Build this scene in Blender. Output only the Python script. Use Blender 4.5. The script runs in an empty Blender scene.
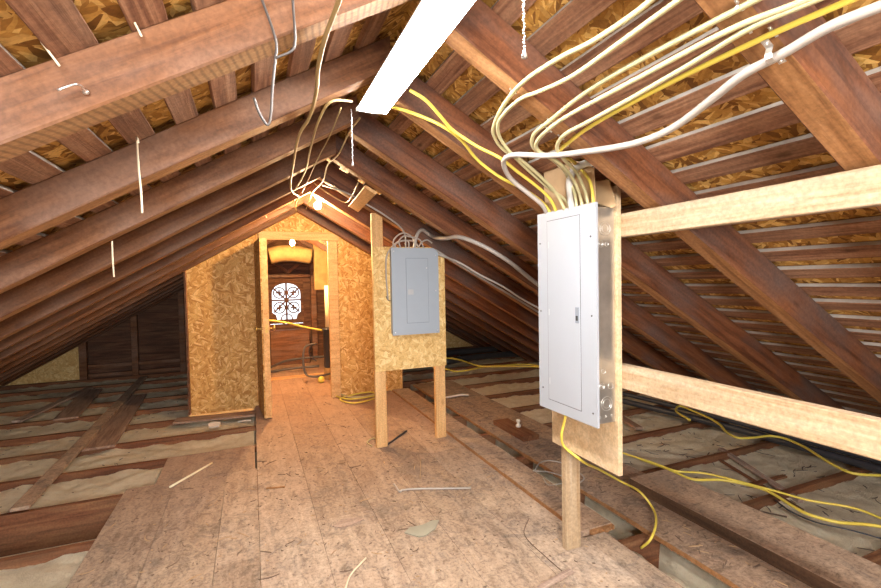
import bpy, bmesh, math, random
from mathutils import Vector, Matrix, noise
random.seed(7)
C = bpy.context.scene.collection
PI = math.pi
SL = math.radians(30.0); CS, SN, TN = math.cos(SL), math.sin(SL), math.tan(SL)
XR, ZR = 0.486, 2.068            # where the undersides of the rafters meet (metres)
DL, DR = 0.10, 0.135             # rafter depth, left and right slope
LIGHT = dict(fix=33, bulb=620, bulb2=1600, world=.9, fill_lamp=60, exposure=1.65)
CAB = {
 'y1': [(0.766,0.219,1.903),(0.79,0.718,1.879),(0.792,0.76,1.877),(0.789,0.892,1.879),(0.775,1.006,1.887),(0.771,1.19,1.889),(0.809,1.397,1.867),(0.851,1.496,1.843),(0.911,1.538,1.808),(0.995,1.524,1.76),(1.109,1.537,1.694),(1.181,1.563,1.655),(1.24,1.573,1.58)],
 'y2': [(0.794,0.192,1.869),(0.813,0.691,1.856),(0.819,0.85,1.852),(0.823,1.017,1.85),(0.81,1.142,1.858),(0.797,1.225,1.865),(0.808,1.353,1.859),(0.823,1.414,1.85),(0.864,1.474,1.827),(0.931,1.512,1.788),(1.129,1.565,1.685),(1.24,1.573,1.626),(1.24,1.541,1.579)],
 'y3': [(0.913,0.072,1.807),(0.894,0.572,1.818),(0.884,0.837,1.824),(0.885,1.018,1.823),(0.908,1.227,1.811),(0.926,1.351,1.8),(0.966,1.404,1.777),(1.038,1.388,1.735),(1.24,1.555,1.717),(1.24,1.515,1.641),(1.24,1.503,1.582)],
 'y4': [(0.993,0.031,1.749),(0.927,0.525,1.79),(0.914,0.622,1.798),(0.912,0.863,1.799),(0.912,0.945,1.799),(0.917,1.213,1.796),(0.949,1.367,1.777),(0.976,1.387,1.762),(1.04,1.368,1.725),(1.24,1.514,1.69),(1.24,1.478,1.614),(1.24,1.467,1.58)],
 'y5': [(0.975,-0.004,1.758),(0.935,0.494,1.783),(0.927,0.593,1.788),(0.937,0.743,1.782),(0.948,0.931,1.776),(0.955,1.092,1.772),(0.962,1.231,1.768),(0.991,1.302,1.751),(1.029,1.324,1.729),(1.24,1.495,1.718),(1.24,1.448,1.629),(1.24,1.437,1.58)],
 'y6': [(1.003,-0.038,1.761),(0.974,0.461,1.773),(0.967,0.582,1.776),(0.968,0.865,1.776),(0.983,1.132,1.767),(1.002,1.257,1.756),(1.017,1.319,1.748),(1.24,1.5,1.76),(1.24,1.425,1.676),(1.24,1.403,1.578)],
 'white': [(1.015,-0.074,1.73),(0.986,0.425,1.745),(0.982,0.493,1.747),(0.994,0.583,1.74),(1.0,0.659,1.736),(1.028,0.757,1.721),(1.059,0.873,1.703),(1.068,0.948,1.697),(1.065,1.048,1.699),(1.03,1.221,1.719),(0.994,1.358,1.74),(0.934,1.503,1.774),(0.938,1.569,1.772),(0.978,1.626,1.749),(1.03,1.66,1.719),(1.114,1.668,1.67),(1.194,1.679,1.624),(1.24,1.707,1.591)],
 'conduit': [(1.146,1.236,1.71),(1.141,1.279,1.713),(1.24,1.458,1.754),(1.24,1.513,1.747),(1.24,1.545,1.713),(1.24,1.546,1.659),(1.24,1.531,1.582)],
 'ly1': [(0.55,1.807,2.017),(0.638,1.728,1.966),(0.734,1.679,1.911),(0.803,1.68,1.871),(0.907,1.734,1.811),(1.017,1.737,1.747),(1.126,1.693,1.684),(1.223,1.697,1.629),(1.24,1.677,1.586)],
 'ly2': [(0.559,1.597,2.003),(0.614,1.585,1.971),(0.685,1.613,1.93),(0.747,1.642,1.894),(0.818,1.636,1.853),(0.862,1.626,1.828),(0.934,1.593,1.786),(1.017,1.596,1.738),(1.095,1.595,1.693),(1.189,1.614,1.639),(1.24,1.635,1.585)],
 'g1': [(1.187,3.37,1.551),(1.219,3.37,1.669),(1.258,3.37,1.703),(1.325,3.37,1.661),(1.266,2.916,1.594),(1.282,2.727,1.585),(1.379,2.624,1.529),(1.557,2.59,1.427),(1.776,2.642,1.3),(1.943,2.673,1.204)],
 'g2': [(1.34,3.37,1.553),(1.382,3.37,1.537),(1.507,3.344,1.455),(1.649,3.331,1.373),(1.885,3.303,1.237),(2.052,3.281,1.14),(2.284,3.275,1.007),(2.407,3.289,0.935)],
 'g2b': [(1.373,3.37,1.513),(1.451,3.37,1.489),(1.522,3.239,1.435),(1.69,3.224,1.338),(1.834,3.158,1.255),(2.04,3.161,1.136),(2.204,3.119,1.041)],
 'g3': [(0.501,3.523,2.046),(0.677,3.322,1.944),(0.81,3.304,1.867),(0.932,3.291,1.796),(1.108,3.37,1.682),(1.121,3.37,1.551)],
 'loop1': [(1.051,3.38,1.551),(1.02,3.38,1.597),(1.054,3.38,1.651),(1.111,3.38,1.676),(1.176,3.38,1.646),(1.192,3.38,1.591),(1.191,3.38,1.552)],
 'loop2': [(1.077,3.36,1.549),(1.063,3.36,1.611),(1.104,3.36,1.65),(1.161,3.36,1.644),(1.235,3.36,1.622),(1.268,3.36,1.551)],
 'loop3': [(0.973,3.39,1.157),(0.962,3.39,1.389),(0.973,3.39,1.504),(1.023,3.39,1.574),(1.097,3.39,1.614),(1.204,3.39,1.608),(1.237,3.39,1.553)],
 'loop4': [(1.221,3.37,1.551),(1.247,3.37,1.599),(1.298,3.37,1.624),(1.341,3.37,1.6)],
 'loop5': [(1.035,3.38,1.551),(1.044,3.38,1.597),(1.143,3.38,1.614),(1.149,3.38,1.552)],
 'blackleft': [(0.962,3.405,1.188),(0.977,3.405,1.156),(1.009,3.405,1.147)],
 'fA': [(2.399,2.51,0.05),(2.402,2.446,0.05),(2.455,2.226,0.05),(2.478,2.074,0.05),(2.609,1.972,0.05),(2.743,1.665,0.05),(2.799,1.502,0.05),(2.921,1.338,0.05),(2.897,1.156,0.05)],
 'fB': [(2.444,2.334,0.04),(2.466,2.211,0.04),(2.476,2.084,0.04),(2.486,1.96,0.04),(2.637,1.88,0.04),(2.734,1.716,0.04),(2.722,1.625,0.04),(2.678,1.519,0.04),(2.655,1.425,0.04),(2.698,1.318,0.04),(2.804,1.243,0.04),(2.886,1.151,0.04)],
 'fC': [(3.279,2.611,0.12),(3.394,2.839,0.12),(3.557,2.933,0.12),(3.522,2.775,0.12),(3.483,2.632,0.12),(3.39,2.442,0.12),(3.239,2.255,0.12),(3.222,2.169,0.12),(3.333,2.127,0.12),(3.459,2.101,0.12),(3.498,2.042,0.12),(3.449,1.884,0.12),(3.346,1.73,0.12),(3.259,1.595,0.12),(3.234,1.499,0.12),(3.426,1.37,0.12)],
 'fD': [(2.39,6.178,0.15),(2.631,6.142,0.15),(2.741,5.89,0.15),(2.792,5.312,0.15),(3.081,5.156,0.15),(3.434,4.918,0.15),(3.462,4.54,0.15)],
 'fE': [(2.248,5.817,0.12),(2.36,5.517,0.12),(2.409,5.304,0.12),(2.565,5.301,0.12),(2.864,5.403,0.12),(3.155,5.368,0.12),(3.497,5.265,0.12),(3.558,4.874,0.12)],
 'pc': [(1.28,1.639,0.734),(1.28,1.647,0.673),(1.28,1.673,0.583),(1.31,1.695,0.525),(1.33,1.622,0.492),(1.726,1.924,0.25),(1.969,2.015,0.1),(1.966,1.878,0.1),(1.986,1.815,0.04),(1.856,1.674,0.04),(1.779,1.639,0.0),(1.764,1.682,-0.06)],
 'wl1': [(1.702,2.509,0.03),(1.799,2.591,0.03),(1.874,2.603,0.03),(1.935,2.527,0.03),(1.94,2.397,0.03),(1.912,2.276,0.03),(1.822,2.225,0.03)],
 'wl2': [(1.681,2.502,0.03),(1.767,2.444,0.03),(1.805,2.359,0.03),(1.836,2.28,0.03)],
 'wl3': [(1.692,2.405,0.02),(1.666,2.307,0.02),(1.752,2.291,0.02)],
 'dk': [(2.788,1.664,-0.02),(2.73,1.552,-0.02),(2.725,1.428,-0.02),(2.798,1.31,-0.02),(2.855,1.176,-0.02)],
 'h1': [(0.183,0.878,1.876),(0.182,0.943,1.875),(0.176,1.092,1.871),(0.182,1.257,1.875),(0.201,1.443,1.886),(0.208,1.689,1.89),(0.191,1.837,1.88),(0.206,2.279,1.889),(0.262,3.181,1.921),(0.353,3.67,1.974)],
 'h2': [(0.371,1.723,1.984),(0.285,1.614,1.934),(0.268,1.617,1.925),(0.255,1.776,1.917),(0.273,2.174,1.928),(0.308,2.758,1.948),(0.297,3.205,1.941)],
 'h3': [(0.33,1.728,1.955),(0.347,2.088,1.964),(0.348,2.493,1.965),(0.361,3.019,1.973),(0.373,3.57,1.98)],
 'h4': [(0.484,2.084,2.055),(0.479,2.287,2.058),(0.493,2.709,2.05),(0.476,2.972,2.06),(0.505,3.401,2.043),(0.492,3.873,2.05),(0.509,4.304,2.041),(0.522,4.671,2.033)],
 'h5': [(0.358,3.641,1.977),(0.373,4.061,1.985),(0.441,4.837,2.025)],
 'h6': [(0.466,3.595,2.066),(0.529,3.623,2.029),(0.69,3.624,1.937),(0.699,3.325,1.931),(0.666,2.968,1.95)],
 'b1': [(0.019,1.0,1.922),(0.037,1.0,1.876),(0.062,1.0,1.793),(0.059,1.0,1.764),(0.053,1.0,1.714),(0.041,1.0,1.625),(0.025,1.0,1.648),(0.016,1.0,1.677)],
 'b2': [(0.096,0.98,1.918),(0.095,0.98,1.877),(0.096,0.98,1.787),(0.089,0.98,1.774),(0.059,0.98,1.755)],
 's1': [(-0.253,1.357,1.664),(-0.296,1.572,1.721),(-0.294,1.572,1.64),(-0.291,1.572,1.582),(-0.29,1.572,1.515)],
 's2': [(-0.495,2.122,1.478),(-0.495,2.122,1.396),(-0.493,2.122,1.338)],
 's3': [(0.072,4.0,2.026),(0.13,4.0,1.947),(0.099,4.0,1.905),(0.135,4.0,1.841)],
 'coil1': [(0.848,5.165,0.015),(0.936,4.975,0.015),(1.095,4.942,0.015),(1.269,5.001,0.015),(1.241,5.17,0.015),(1.022,5.126,0.015),(0.865,5.011,0.015),(0.952,4.785,0.015),(1.106,4.797,0.015),(1.267,4.903,0.015)],
 'coil2': [(0.89,5.274,0.02),(0.979,5.027,0.02),(1.172,4.979,0.02),(1.341,5.096,0.02)],
 'ww': [(-0.52,3.327,0.008),(-0.301,3.646,0.008)],
 'bw': [(0.803,2.755,0.008),(0.806,2.64,0.008),(0.824,2.654,0.008),(1.222,2.498,0.008)],
 'cw': [(0.326,1.885,0.008),(0.363,1.967,0.008),(0.458,2.066,0.008)],
 'tw': [(1.35,2.052,0.006),(1.25,1.948,0.006),(1.228,1.879,0.006),(1.227,1.737,0.006),(1.23,1.615,0.006)],
 'sw': [(1.099,3.062,0.008),(0.984,2.767,0.008)],
 'yw': [(0.838,3.467,0.01),(0.823,3.572,0.01),(0.898,3.639,0.01),(0.907,3.483,0.01)],
}
# ------------------------------------------------------------------ materials
def new_mat(name):
    m = bpy.data.materials.new(name); m.use_nodes = True
    nt = m.node_tree; b = nt.nodes['Principled BSDF']
    return m, nt, b
def nd(nt, t, **kw):
    n = nt.nodes.new(t)
    for k, v in kw.items():
        if k in n.inputs.keys(): n.inputs[k].default_value = v
        else: setattr(n, k, v)
    return n
def ramp(nt, fac, stops):
    r = nt.nodes.new('ShaderNodeValToRGB'); e = r.color_ramp.elements
    while len(e) < len(stops): e.new(0.5)
    for i, (p, c) in enumerate(stops):
        e[i].position = p; e[i].color = (c[0], c[1], c[2], 1)
    nt.links.new(fac, r.inputs[0]); return r.outputs[0]
def mixc(nt, fac, a, b, mode='MIX'):
    m = nt.nodes.new('ShaderNodeMix'); m.data_type = 'RGBA'; m.blend_type = mode
    for s, v in ((m.inputs[0], fac), (m.inputs[6], a), (m.inputs[7], b)):
        if hasattr(v, 'is_linked'): nt.links.new(v, s)
        elif isinstance(v, (int, float)): s.default_value = v
        else: s.default_value = (v[0], v[1], v[2], 1)
    return m.outputs[2]
def objcoord(nt, scale=(1, 1, 1), rot=(0, 0, 0), rnd=True):
    tc = nt.nodes.new('ShaderNodeTexCoord'); out = tc.outputs['Object']
    if rnd:
        oi = nt.nodes.new('ShaderNodeObjectInfo')
        mu = nt.nodes.new('ShaderNodeMath'); mu.operation = 'MULTIPLY'; mu.inputs[1].default_value = 37.0
        nt.links.new(oi.outputs['Random'], mu.inputs[0])
        va = nt.nodes.new('ShaderNodeVectorMath'); va.operation = 'ADD'
        nt.links.new(out, va.inputs[0]); nt.links.new(mu.outputs[0], va.inputs[1]); out = va.outputs[0]
    mp = nt.nodes.new('ShaderNodeMapping'); mp.inputs['Scale'].default_value = scale; mp.inputs['Rotation'].default_value = rot
    nt.links.new(out, mp.inputs[0]); return mp.outputs[0]
def noise_n(nt, vec, scale, detail=4, rough=.6, dist=0):
    n = nt.nodes.new('ShaderNodeTexNoise'); n.inputs['Scale'].default_value = scale; n.inputs['Detail'].default_value = detail
    n.inputs['Roughness'].default_value = rough; n.inputs['Distortion'].default_value = dist
    nt.links.new(vec, n.inputs['Vector']); return n
def bump(nt, b, h, strength, dist=.01):
    bu = nt.nodes.new('ShaderNodeBump'); bu.inputs['Strength'].default_value = strength; bu.inputs['Distance'].default_value = dist
    nt.links.new(h, bu.inputs['Height']); nt.links.new(bu.outputs[0], b.inputs['Normal'])
def wood(name, cols, stain=(.5, .5, .5), stain_amt=.35, rough=.75, grain=16, bstr=.5, saw=0.0, knots=0.0, knotcol=(.2, .08, .03)):
    m, nt, b = new_mat(name)
    v = objcoord(nt, (1.0, grain, grain))
    n = noise_n(nt, v, 2.2, 6, .62, .6)
    col = ramp(nt, n.outputs['Fac'], [(.34, cols[0]), (.5, cols[1]), (.66, cols[2])])
    v2 = objcoord(nt, (1, 2.5, 2.5)); n2 = noise_n(nt, v2, 2.3, 3, .6)
    f = ramp(nt, n2.outputs['Fac'], [(.42, (0, 0, 0)), (.68, (1, 1, 1))])
    sc = nt.nodes.new('ShaderNodeMath'); sc.operation = 'MULTIPLY'; sc.inputs[1].default_value = stain_amt
    nt.links.new(f, sc.inputs[0]); col = mixc(nt, sc.outputs[0], col, stain)
    n3 = noise_n(nt, objcoord(nt, (1, 1, 1)), 90, 2, .6)
    f3 = ramp(nt, n3.outputs['Fac'], [(.3, (.78, .78, .78)), (.7, (1.12, 1.12, 1.12))]); col = mixc(nt, 1.0, col, f3, 'MULTIPLY')
    hgt = n.outputs['Fac']
    if saw:
        w = nt.nodes.new('ShaderNodeTexWave'); w.inputs['Scale'].default_value = 22; w.inputs['Distortion'].default_value = 1.2
        w.inputs['Detail'].default_value = 2; nt.links.new(objcoord(nt, (1, .5, .5), (0, .5, .35)), w.inputs['Vector']); w.inputs['Detail Scale'].default_value = 2.0
        f4 = ramp(nt, w.outputs['Fac'], [(0, (1 - saw,) * 3), (.6, (1, 1, 1))]); col = mixc(nt, 1.0, col, f4, 'MULTIPLY')
    if knots:
        vo = nt.nodes.new('ShaderNodeTexVoronoi'); vo.inputs['Scale'].default_value = 4.5; nt.links.new(objcoord(nt, (.75, 1.6, 1.6)), vo.inputs['Vector'])
        kf = ramp(nt, vo.outputs['Distance'], [(.06, (1, 1, 1)), (.13, (0, 0, 0))])
        k2 = nt.nodes.new('ShaderNodeMath'); k2.operation = 'MULTIPLY'; k2.inputs[1].default_value = knots; nt.links.new(kf, k2.inputs[0])
        col = mixc(nt, k2.outputs[0], col, knotcol)
    nt.links.new(col, b.inputs['Base Color']); b.inputs['Roughness'].default_value = rough
    b.inputs['Specular IOR Level'].default_value = .3
    bump(nt, b, hgt, bstr, .006); return m
def osb(name, cols, rot=(0, 0, 0), sc=1.0, rough=.7):
    m, nt, b = new_mat(name)
    base = objcoord(nt, (sc, sc, sc), rot, rnd=False)
    wn = noise_n(nt, base, 6, 2, .5)
    wv = nt.nodes.new('ShaderNodeVectorMath'); wv.operation = 'SCALE'; wv.inputs['Scale'].default_value = .07; nt.links.new(wn.outputs['Color'], wv.inputs[0])
    ad = nt.nodes.new('ShaderNodeVectorMath'); ad.operation = 'ADD'; nt.links.new(base, ad.inputs[0]); nt.links.new(wv.outputs[0], ad.inputs[1])
    outs = []
    for k, ang in enumerate((.35, 1.35, 2.4)):
        mp = nt.nodes.new('ShaderNodeMapping'); mp.vector_type = 'TEXTURE' ; mp.inputs['Rotation'].default_value = (0, 0, ang); mp.inputs['Location'].default_value = (k * 3.1, k * 1.7, 0)
        nt.links.new(ad.outputs[0], mp.inputs[0])
        m2 = nt.nodes.new('ShaderNodeMapping'); m2.inputs['Scale'].default_value = (11, 42, 11); nt.links.new(mp.outputs[0], m2.inputs[0])
        vo = nt.nodes.new('ShaderNodeTexVoronoi'); vo.inputs['Scale'].default_value = 1.0; nt.links.new(m2.outputs[0], vo.inputs['Vector']); outs.append(vo)
    sel = nt.nodes.new('ShaderNodeTexVoronoi'); sel.inputs['Scale'].default_value = 16; nt.links.new(ad.outputs[0], sel.inputs['Vector'])
    sp = nt.nodes.new('ShaderNodeSeparateColor'); nt.links.new(sel.outputs['Color'], sp.inputs[0])
    s1 = ramp(nt, sp.outputs[0], [(.33, (0, 0, 0)), (.34, (1, 1, 1))]); s2 = ramp(nt, sp.outputs[0], [(.66, (0, 0, 0)), (.67, (1, 1, 1))])
    c = mixc(nt, s1, outs[0].outputs['Color'], outs[1].outputs['Color']); c = mixc(nt, s2, c, outs[2].outputs['Color'])
    s3 = nt.nodes.new('ShaderNodeSeparateColor'); nt.links.new(c, s3.inputs[0])
    n = len(cols); col = ramp(nt, s3.outputs[0], [((i + .5) / n, q) for i, q in enumerate(cols)])
    gr = noise_n(nt, base, 70, 3, .6); g = ramp(nt, gr.outputs['Fac'], [(.3, (.8, .8, .8)), (.7, (1.1, 1.1, 1.1))]); col = mixc(nt, 1.0, col, g, 'MULTIPLY')
    nt.links.new(col, b.inputs['Base Color']); b.inputs['Roughness'].default_value = rough; b.inputs['Specular IOR Level'].default_value = .3
    bump(nt, b, s3.outputs[1], .35, .003); return m
def plain(name, col, rough=.5, metal=0, nz=.0, spec=.5):
    m, nt, b = new_mat(name)
    n = noise_n(nt, objcoord(nt, (1, 1, 1)), 9, 4, .6)
    f = ramp(nt, n.outputs['Fac'], [(.3, tuple(x * (1 - nz) for x in col)), (.7, tuple(min(1, x * (1 + nz)) for x in col))])
    nt.links.new(f, b.inputs['Base Color']); b.inputs['Roughness'].default_value = rough; b.inputs['Metallic'].default_value = metal
    b.inputs['Specular IOR Level'].default_value = spec; return m
def glow(name, col, st):
    m, nt, b = new_mat(name); b.inputs['Emission Color'].default_value = (*col, 1); b.inputs['Emission Strength'].default_value = st
    b.inputs['Base Color'].default_value = (.9, .9, .9, 1); return m

M = {}
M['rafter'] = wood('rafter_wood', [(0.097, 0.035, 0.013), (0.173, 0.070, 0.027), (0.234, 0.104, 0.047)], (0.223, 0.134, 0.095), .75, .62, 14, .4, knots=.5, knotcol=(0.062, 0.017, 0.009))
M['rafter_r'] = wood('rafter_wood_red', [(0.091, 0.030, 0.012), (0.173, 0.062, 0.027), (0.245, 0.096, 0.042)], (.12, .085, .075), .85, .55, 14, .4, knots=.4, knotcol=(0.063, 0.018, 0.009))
M['batten'] = wood('batten_wood', [(0.127, 0.053, 0.030), (0.266, 0.125, 0.068), (0.420, 0.228, 0.131)], (0.305, 0.191, 0.126), .5, .8, 20, .7, knots=.8, knotcol=(0.064, 0.030, 0.016))
M['rafter_lit_under'] = wood('rafter_lit_underside', [(0.230, 0.101, 0.038), (0.365, 0.176, 0.068), (0.486, 0.257, 0.115)], (0.297, 0.149, 0.074), .5, .6, 14, .4)  # light bounced off the floor is painted in: brighter orange than the sides
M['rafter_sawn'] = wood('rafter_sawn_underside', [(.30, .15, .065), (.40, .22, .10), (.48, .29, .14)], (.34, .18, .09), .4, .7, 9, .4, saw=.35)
M['batten_lit_edge'] = plain('dusty_lit_batten_edge', (.46, .43, .39), .9, 0, .25)  # dusty grey with lamplight painted into the uphill face
M['joist'] = wood('joist_wood', [(0.096, 0.036, 0.017), (0.183, 0.071, 0.033), (0.262, 0.121, 0.055)], (0.213, 0.121, 0.061), .5, .8, 12, .6)
M['plank'] = wood('plank_wood', [(0.188, 0.106, 0.075), (0.325, 0.206, 0.144), (0.450, 0.306, 0.219)], (0.250, 0.175, 0.138), .6, .85, 12, .6, knots=.4, knotcol=(0.150, 0.075, 0.050))
M['plank_gray'] = wood('weathered_plank_wood', [(0.214, 0.150, 0.119), (0.370, 0.271, 0.216), (0.544, 0.421, 0.347)], (0.272, 0.171, 0.119), .7, .85, 12, .7)
M['pine'] = wood('new_pine', [(0.352, 0.232, 0.127), (0.425, 0.313, 0.195), (0.474, 0.375, 0.262)], (0.376, 0.263, 0.156), .25, .6, 22, .12, knots=.75, knotcol=(0.218, 0.112, 0.048))
M['pine_warm'] = wood('yellow_pine', [(0.550, 0.297, 0.110), (0.682, 0.407, 0.176), (0.770, 0.506, 0.242)], (0.616, 0.352, 0.143), .5, .6, 12, .12, knots=.6, knotcol=(0.363, 0.165, 0.055))
M['siding'] = wood('siding_wood', [(0.067, 0.029, 0.017), (0.134, 0.061, 0.035), (0.211, 0.107, 0.060)], (0.078, 0.046, 0.031), .6, .85, 10, .6)
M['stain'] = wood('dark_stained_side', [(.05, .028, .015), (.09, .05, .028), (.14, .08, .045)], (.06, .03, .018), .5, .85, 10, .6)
M['edge'] = wood('fresh_broken_wood', [(0.270, 0.120, 0.042), (0.330, 0.162, 0.066), (0.372, 0.204, 0.096)], (0.240, 0.108, 0.042), .4, .8, 12, .4)
OC = [(.30, .135, .03), (.50, .26, .075), (.62, .38, .14), (.42, .22, .07), (.72, .50, .22)]
M['osb_wall'] = osb('osb_wall', [(0.461, 0.212, 0.053), (0.600, 0.313, 0.088), (0.707, 0.414, 0.141), (0.536, 0.262, 0.071), (0.814, 0.525, 0.221)], (PI / 2, 0, 0), 1.45)
M['osb_pale'] = osb('osb_pale', [(0.597, 0.360, 0.128), (0.700, 0.460, 0.178), (0.783, 0.550, 0.238), (0.649, 0.410, 0.153), (0.824, 0.620, 0.297)], (PI / 2, 0, 0), 1.45)
M['osb_roof'] = osb('osb_roof', [(0.176, 0.072, 0.011), (0.373, 0.175, 0.032), (0.571, 0.317, 0.072), (0.296, 0.133, 0.024), (0.702, 0.440, 0.136)], (0, 0, .2), 1.8)
M['osb_side'] = osb('osb_door', OC, (0, PI / 2, 0), 1.9)
M['ply'] = wood('plywood_face', [(0.516, 0.360, 0.205), (0.579, 0.431, 0.263), (0.626, 0.485, 0.321)], (0.547, 0.391, 0.230), .4, .55, 6, .06)
M['card'] = plain('brown_kraft_card', (0.561, 0.383, 0.212), .8, 0, .08)
M['white'] = plain('white_enamel', (0.344, 0.372, 0.415), .38, 0, .015)
M['gray'] = plain('gray_enamel', (0.345, 0.401, 0.470), .42, 0, .02)
M['grayl'] = plain('light_gray_label', (0.442, 0.459, 0.476), .5, 0, .05)
M['graydk'] = plain('dark_gray_paint', (.20, .23, .27), .5, 0, .03)
M['galv'] = plain('galvanised_steel', (.55, .52, .47), .32, .85, .18)
M['steel'] = plain('bright_steel', (.75, .75, .74), .3, .9, .05)
M['dark'] = plain('black_gap', (.02, .02, .02), .7)
M['fixture'] = plain('white_fixture_paint', (.82, .82, .80), .45, 0, .01)
M['yellow'] = plain('yellow_cable_sheath', (0.680, 0.544, 0.085), .4, 0, .05)
M['cream'] = plain('cream_cable_sheath', (0.474, 0.428, 0.231), .42, 0, .05)
M['oldcable'] = plain('aged_cable_sheath', (0.396, 0.285, 0.125), .5, 0, .1)
M['wcable'] = plain('white_cable_sheath', (0.376, 0.339, 0.304), .42, 0, .04)
M['gcable'] = plain('gray_cable_sheath', (.50, .48, .45), .5, 0, .06)
M['bcable'] = plain('black_cable_sheath', (.035, .037, .045), .4, 0, .1)
M['gwire'] = plain('gray_metal_wire', (.09, .08, .075), .5, .3, .1)
M['string'] = plain('jute_string', (.68, .58, .42), .9, 0, .1)
M['brass'] = plain('aged_brass', (.62, .42, .14), .3, .9, .1)
M['slate'] = plain('slate_flake', (.28, .27, .21), .8, 0, .15)
M['bark'] = plain('dark_splinters', (.15, .10, .07), .9, 0, .3)
M['chip'] = plain('pale_splinters', (0.413, 0.270, 0.150), .9, 0, .3)
M['porc'] = plain('porcelain', (.85, .82, .76), .25, 0, .02)
M['paper'] = plain('pale_paper', (.80, .72, .50), .8, 0, .06)
M['kraftbatt'] = plain('yellow_batt_facing', (0.317, 0.201, 0.078), .85, 0, .25)
M['pink'] = plain('scrap_paper', (.62, .55, .48), .85, 0, .12)
M['diff'] = glow('lit_diffuser', (1, .97, .93), LIGHT['fix'])
M['bulb'] = glow('lit_bulb', (1, .68, .36), LIGHT['bulb'])
M['bulb2'] = glow('lit_back_room_bulb', (1, .60, .25), LIGHT['bulb2'])
# floor boards: dusty worn timber, with reddish wear further down the attic
def floor_mat(name='floor_boards', sc=(9, .9, 9), wear=True, dark=1.0):
    m, nt, b = new_mat(name)
    v = objcoord(nt, sc, rnd=not wear); n = noise_n(nt, v, 2.4, 6, .6, .4)
    col = ramp(nt, n.outputs['Fac'], [(.3, (.28, .20, .145)), (.5, (.36, .265, .195)), (.72, (.44, .34, .26))])
    d = noise_n(nt, objcoord(nt, (1, 1, 1), rnd=False), 2.6, 8, .72, .5)
    f = ramp(nt, d.outputs['Fac'], [(.40, (0, 0, 0)), (.62, (1, 1, 1))]); s = nt.nodes.new('ShaderNodeMath'); s.operation = 'MULTIPLY'; s.inputs[1].default_value = .6
    nt.links.new(f, s.inputs[0]); col = mixc(nt, s.outputs[0], col, (.50, .39, .29))
    d2 = noise_n(nt, objcoord(nt, (1, 1, 1), rnd=False), 5.0, 8, .75, 1.0)
    f2 = ramp(nt, d2.outputs['Fac'], [(.50, (0, 0, 0)), (.64, (.85, .85, .85))]); col = mixc(nt, f2, col, (.235, .19, .155))
    d4 = noise_n(nt, objcoord(nt, (1.6, .8, 1), rnd=False), 11, 10, .8, 1.5)
    f5 = ramp(nt, d4.outputs['Fac'], [(.36, (.55, .53, .52)), (.5, (1, 1, 1)), (.66, (1.22, 1.2, 1.16))]); col = mixc(nt, 1, col, f5, 'MULTIPLY')
    sp = noise_n(nt, objcoord(nt, (1, 1, 1), rnd=False), 60, 3, .7)
    f3 = ramp(nt, sp.outputs['Fac'], [(.3, (.62, .60, .58)), (.5, (1, 1, 1)), (.66, (1.1, 1.1, 1.1)), (.74, (1.6, 1.6, 1.55))]); col = mixc(nt, 1, col, f3, 'MULTIPLY')
    gi = nt.nodes.new('ShaderNodeNewGeometry'); fi = ramp(nt, gi.outputs['Random Per Island'], [(0, (.84, .82, .80)), (.5, (1, 1, 1)), (1, (1.1, 1.12, 1.15))]); col = mixc(nt, 1, col, fi, 'MULTIPLY')
    tc = nt.nodes.new('ShaderNodeTexCoord'); sx = nt.nodes.new('ShaderNodeSeparateXYZ'); nt.links.new(tc.outputs['Object'], sx.inputs[0])
    r = nt.nodes.new('ShaderNodeMapRange'); r.inputs[1].default_value = 2.4; r.inputs[2].default_value = 4.6; nt.links.new(sx.outputs[1], r.inputs[0])
    q = nt.nodes.new('ShaderNodeMath'); q.operation = 'MULTIPLY'; nt.links.new(r.outputs[0], q.inputs[0]); nt.links.new(d.outputs['Fac'], q.inputs[1])
    if wear: col = mixc(nt, q.outputs[0], col, (.32, .18, .125))
    else: col = mixc(nt, 1, col, (dark, dark * .93, dark * .88), 'MULTIPLY')
    nt.links.new(col, b.inputs['Base Color']); b.inputs['Roughness'].default_value = .8; b.inputs['Specular IOR Level'].default_value = .25
    bump(nt, b, sp.outputs['Fac'], .5, .004); return m
M['floor'] = floor_mat()
M['deckboard'] = floor_mat('loose_deck_boards', (.9, 9, 9), False, 1.0)
M['deckboard_dark'] = floor_mat('stained_deck_boards', (.9, 9, 9), False, .85)
def insul_mat():
    m, nt, b = new_mat('loose_insulation')
    n = noise_n(nt, objcoord(nt, (1, 1, 1), rnd=False), 14, 8, .75); col = ramp(nt, n.outputs['Fac'], [(.32, (.72, .61, .43)), (.5, (.88, .76, .56)), (.68, (.92, .84, .66))])
    n2 = noise_n(nt, objcoord(nt, (1, 1, 1), rnd=False), 120, 4, .8)
    sp = ramp(nt, n2.outputs['Fac'], [(.28, (.55, .53, .5)), (.40, (1, 1, 1))]); col = mixc(nt, 1, col, sp, 'MULTIPLY')
    nt.links.new(col, b.inputs['Base Color']); b.inputs['Roughness'].default_value = .95; b.inputs['Specular IOR Level'].default_value = .1
    bump(nt, b, n2.outputs['Fac'], 1.0, .025); return m
M['insul'] = insul_mat()

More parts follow.
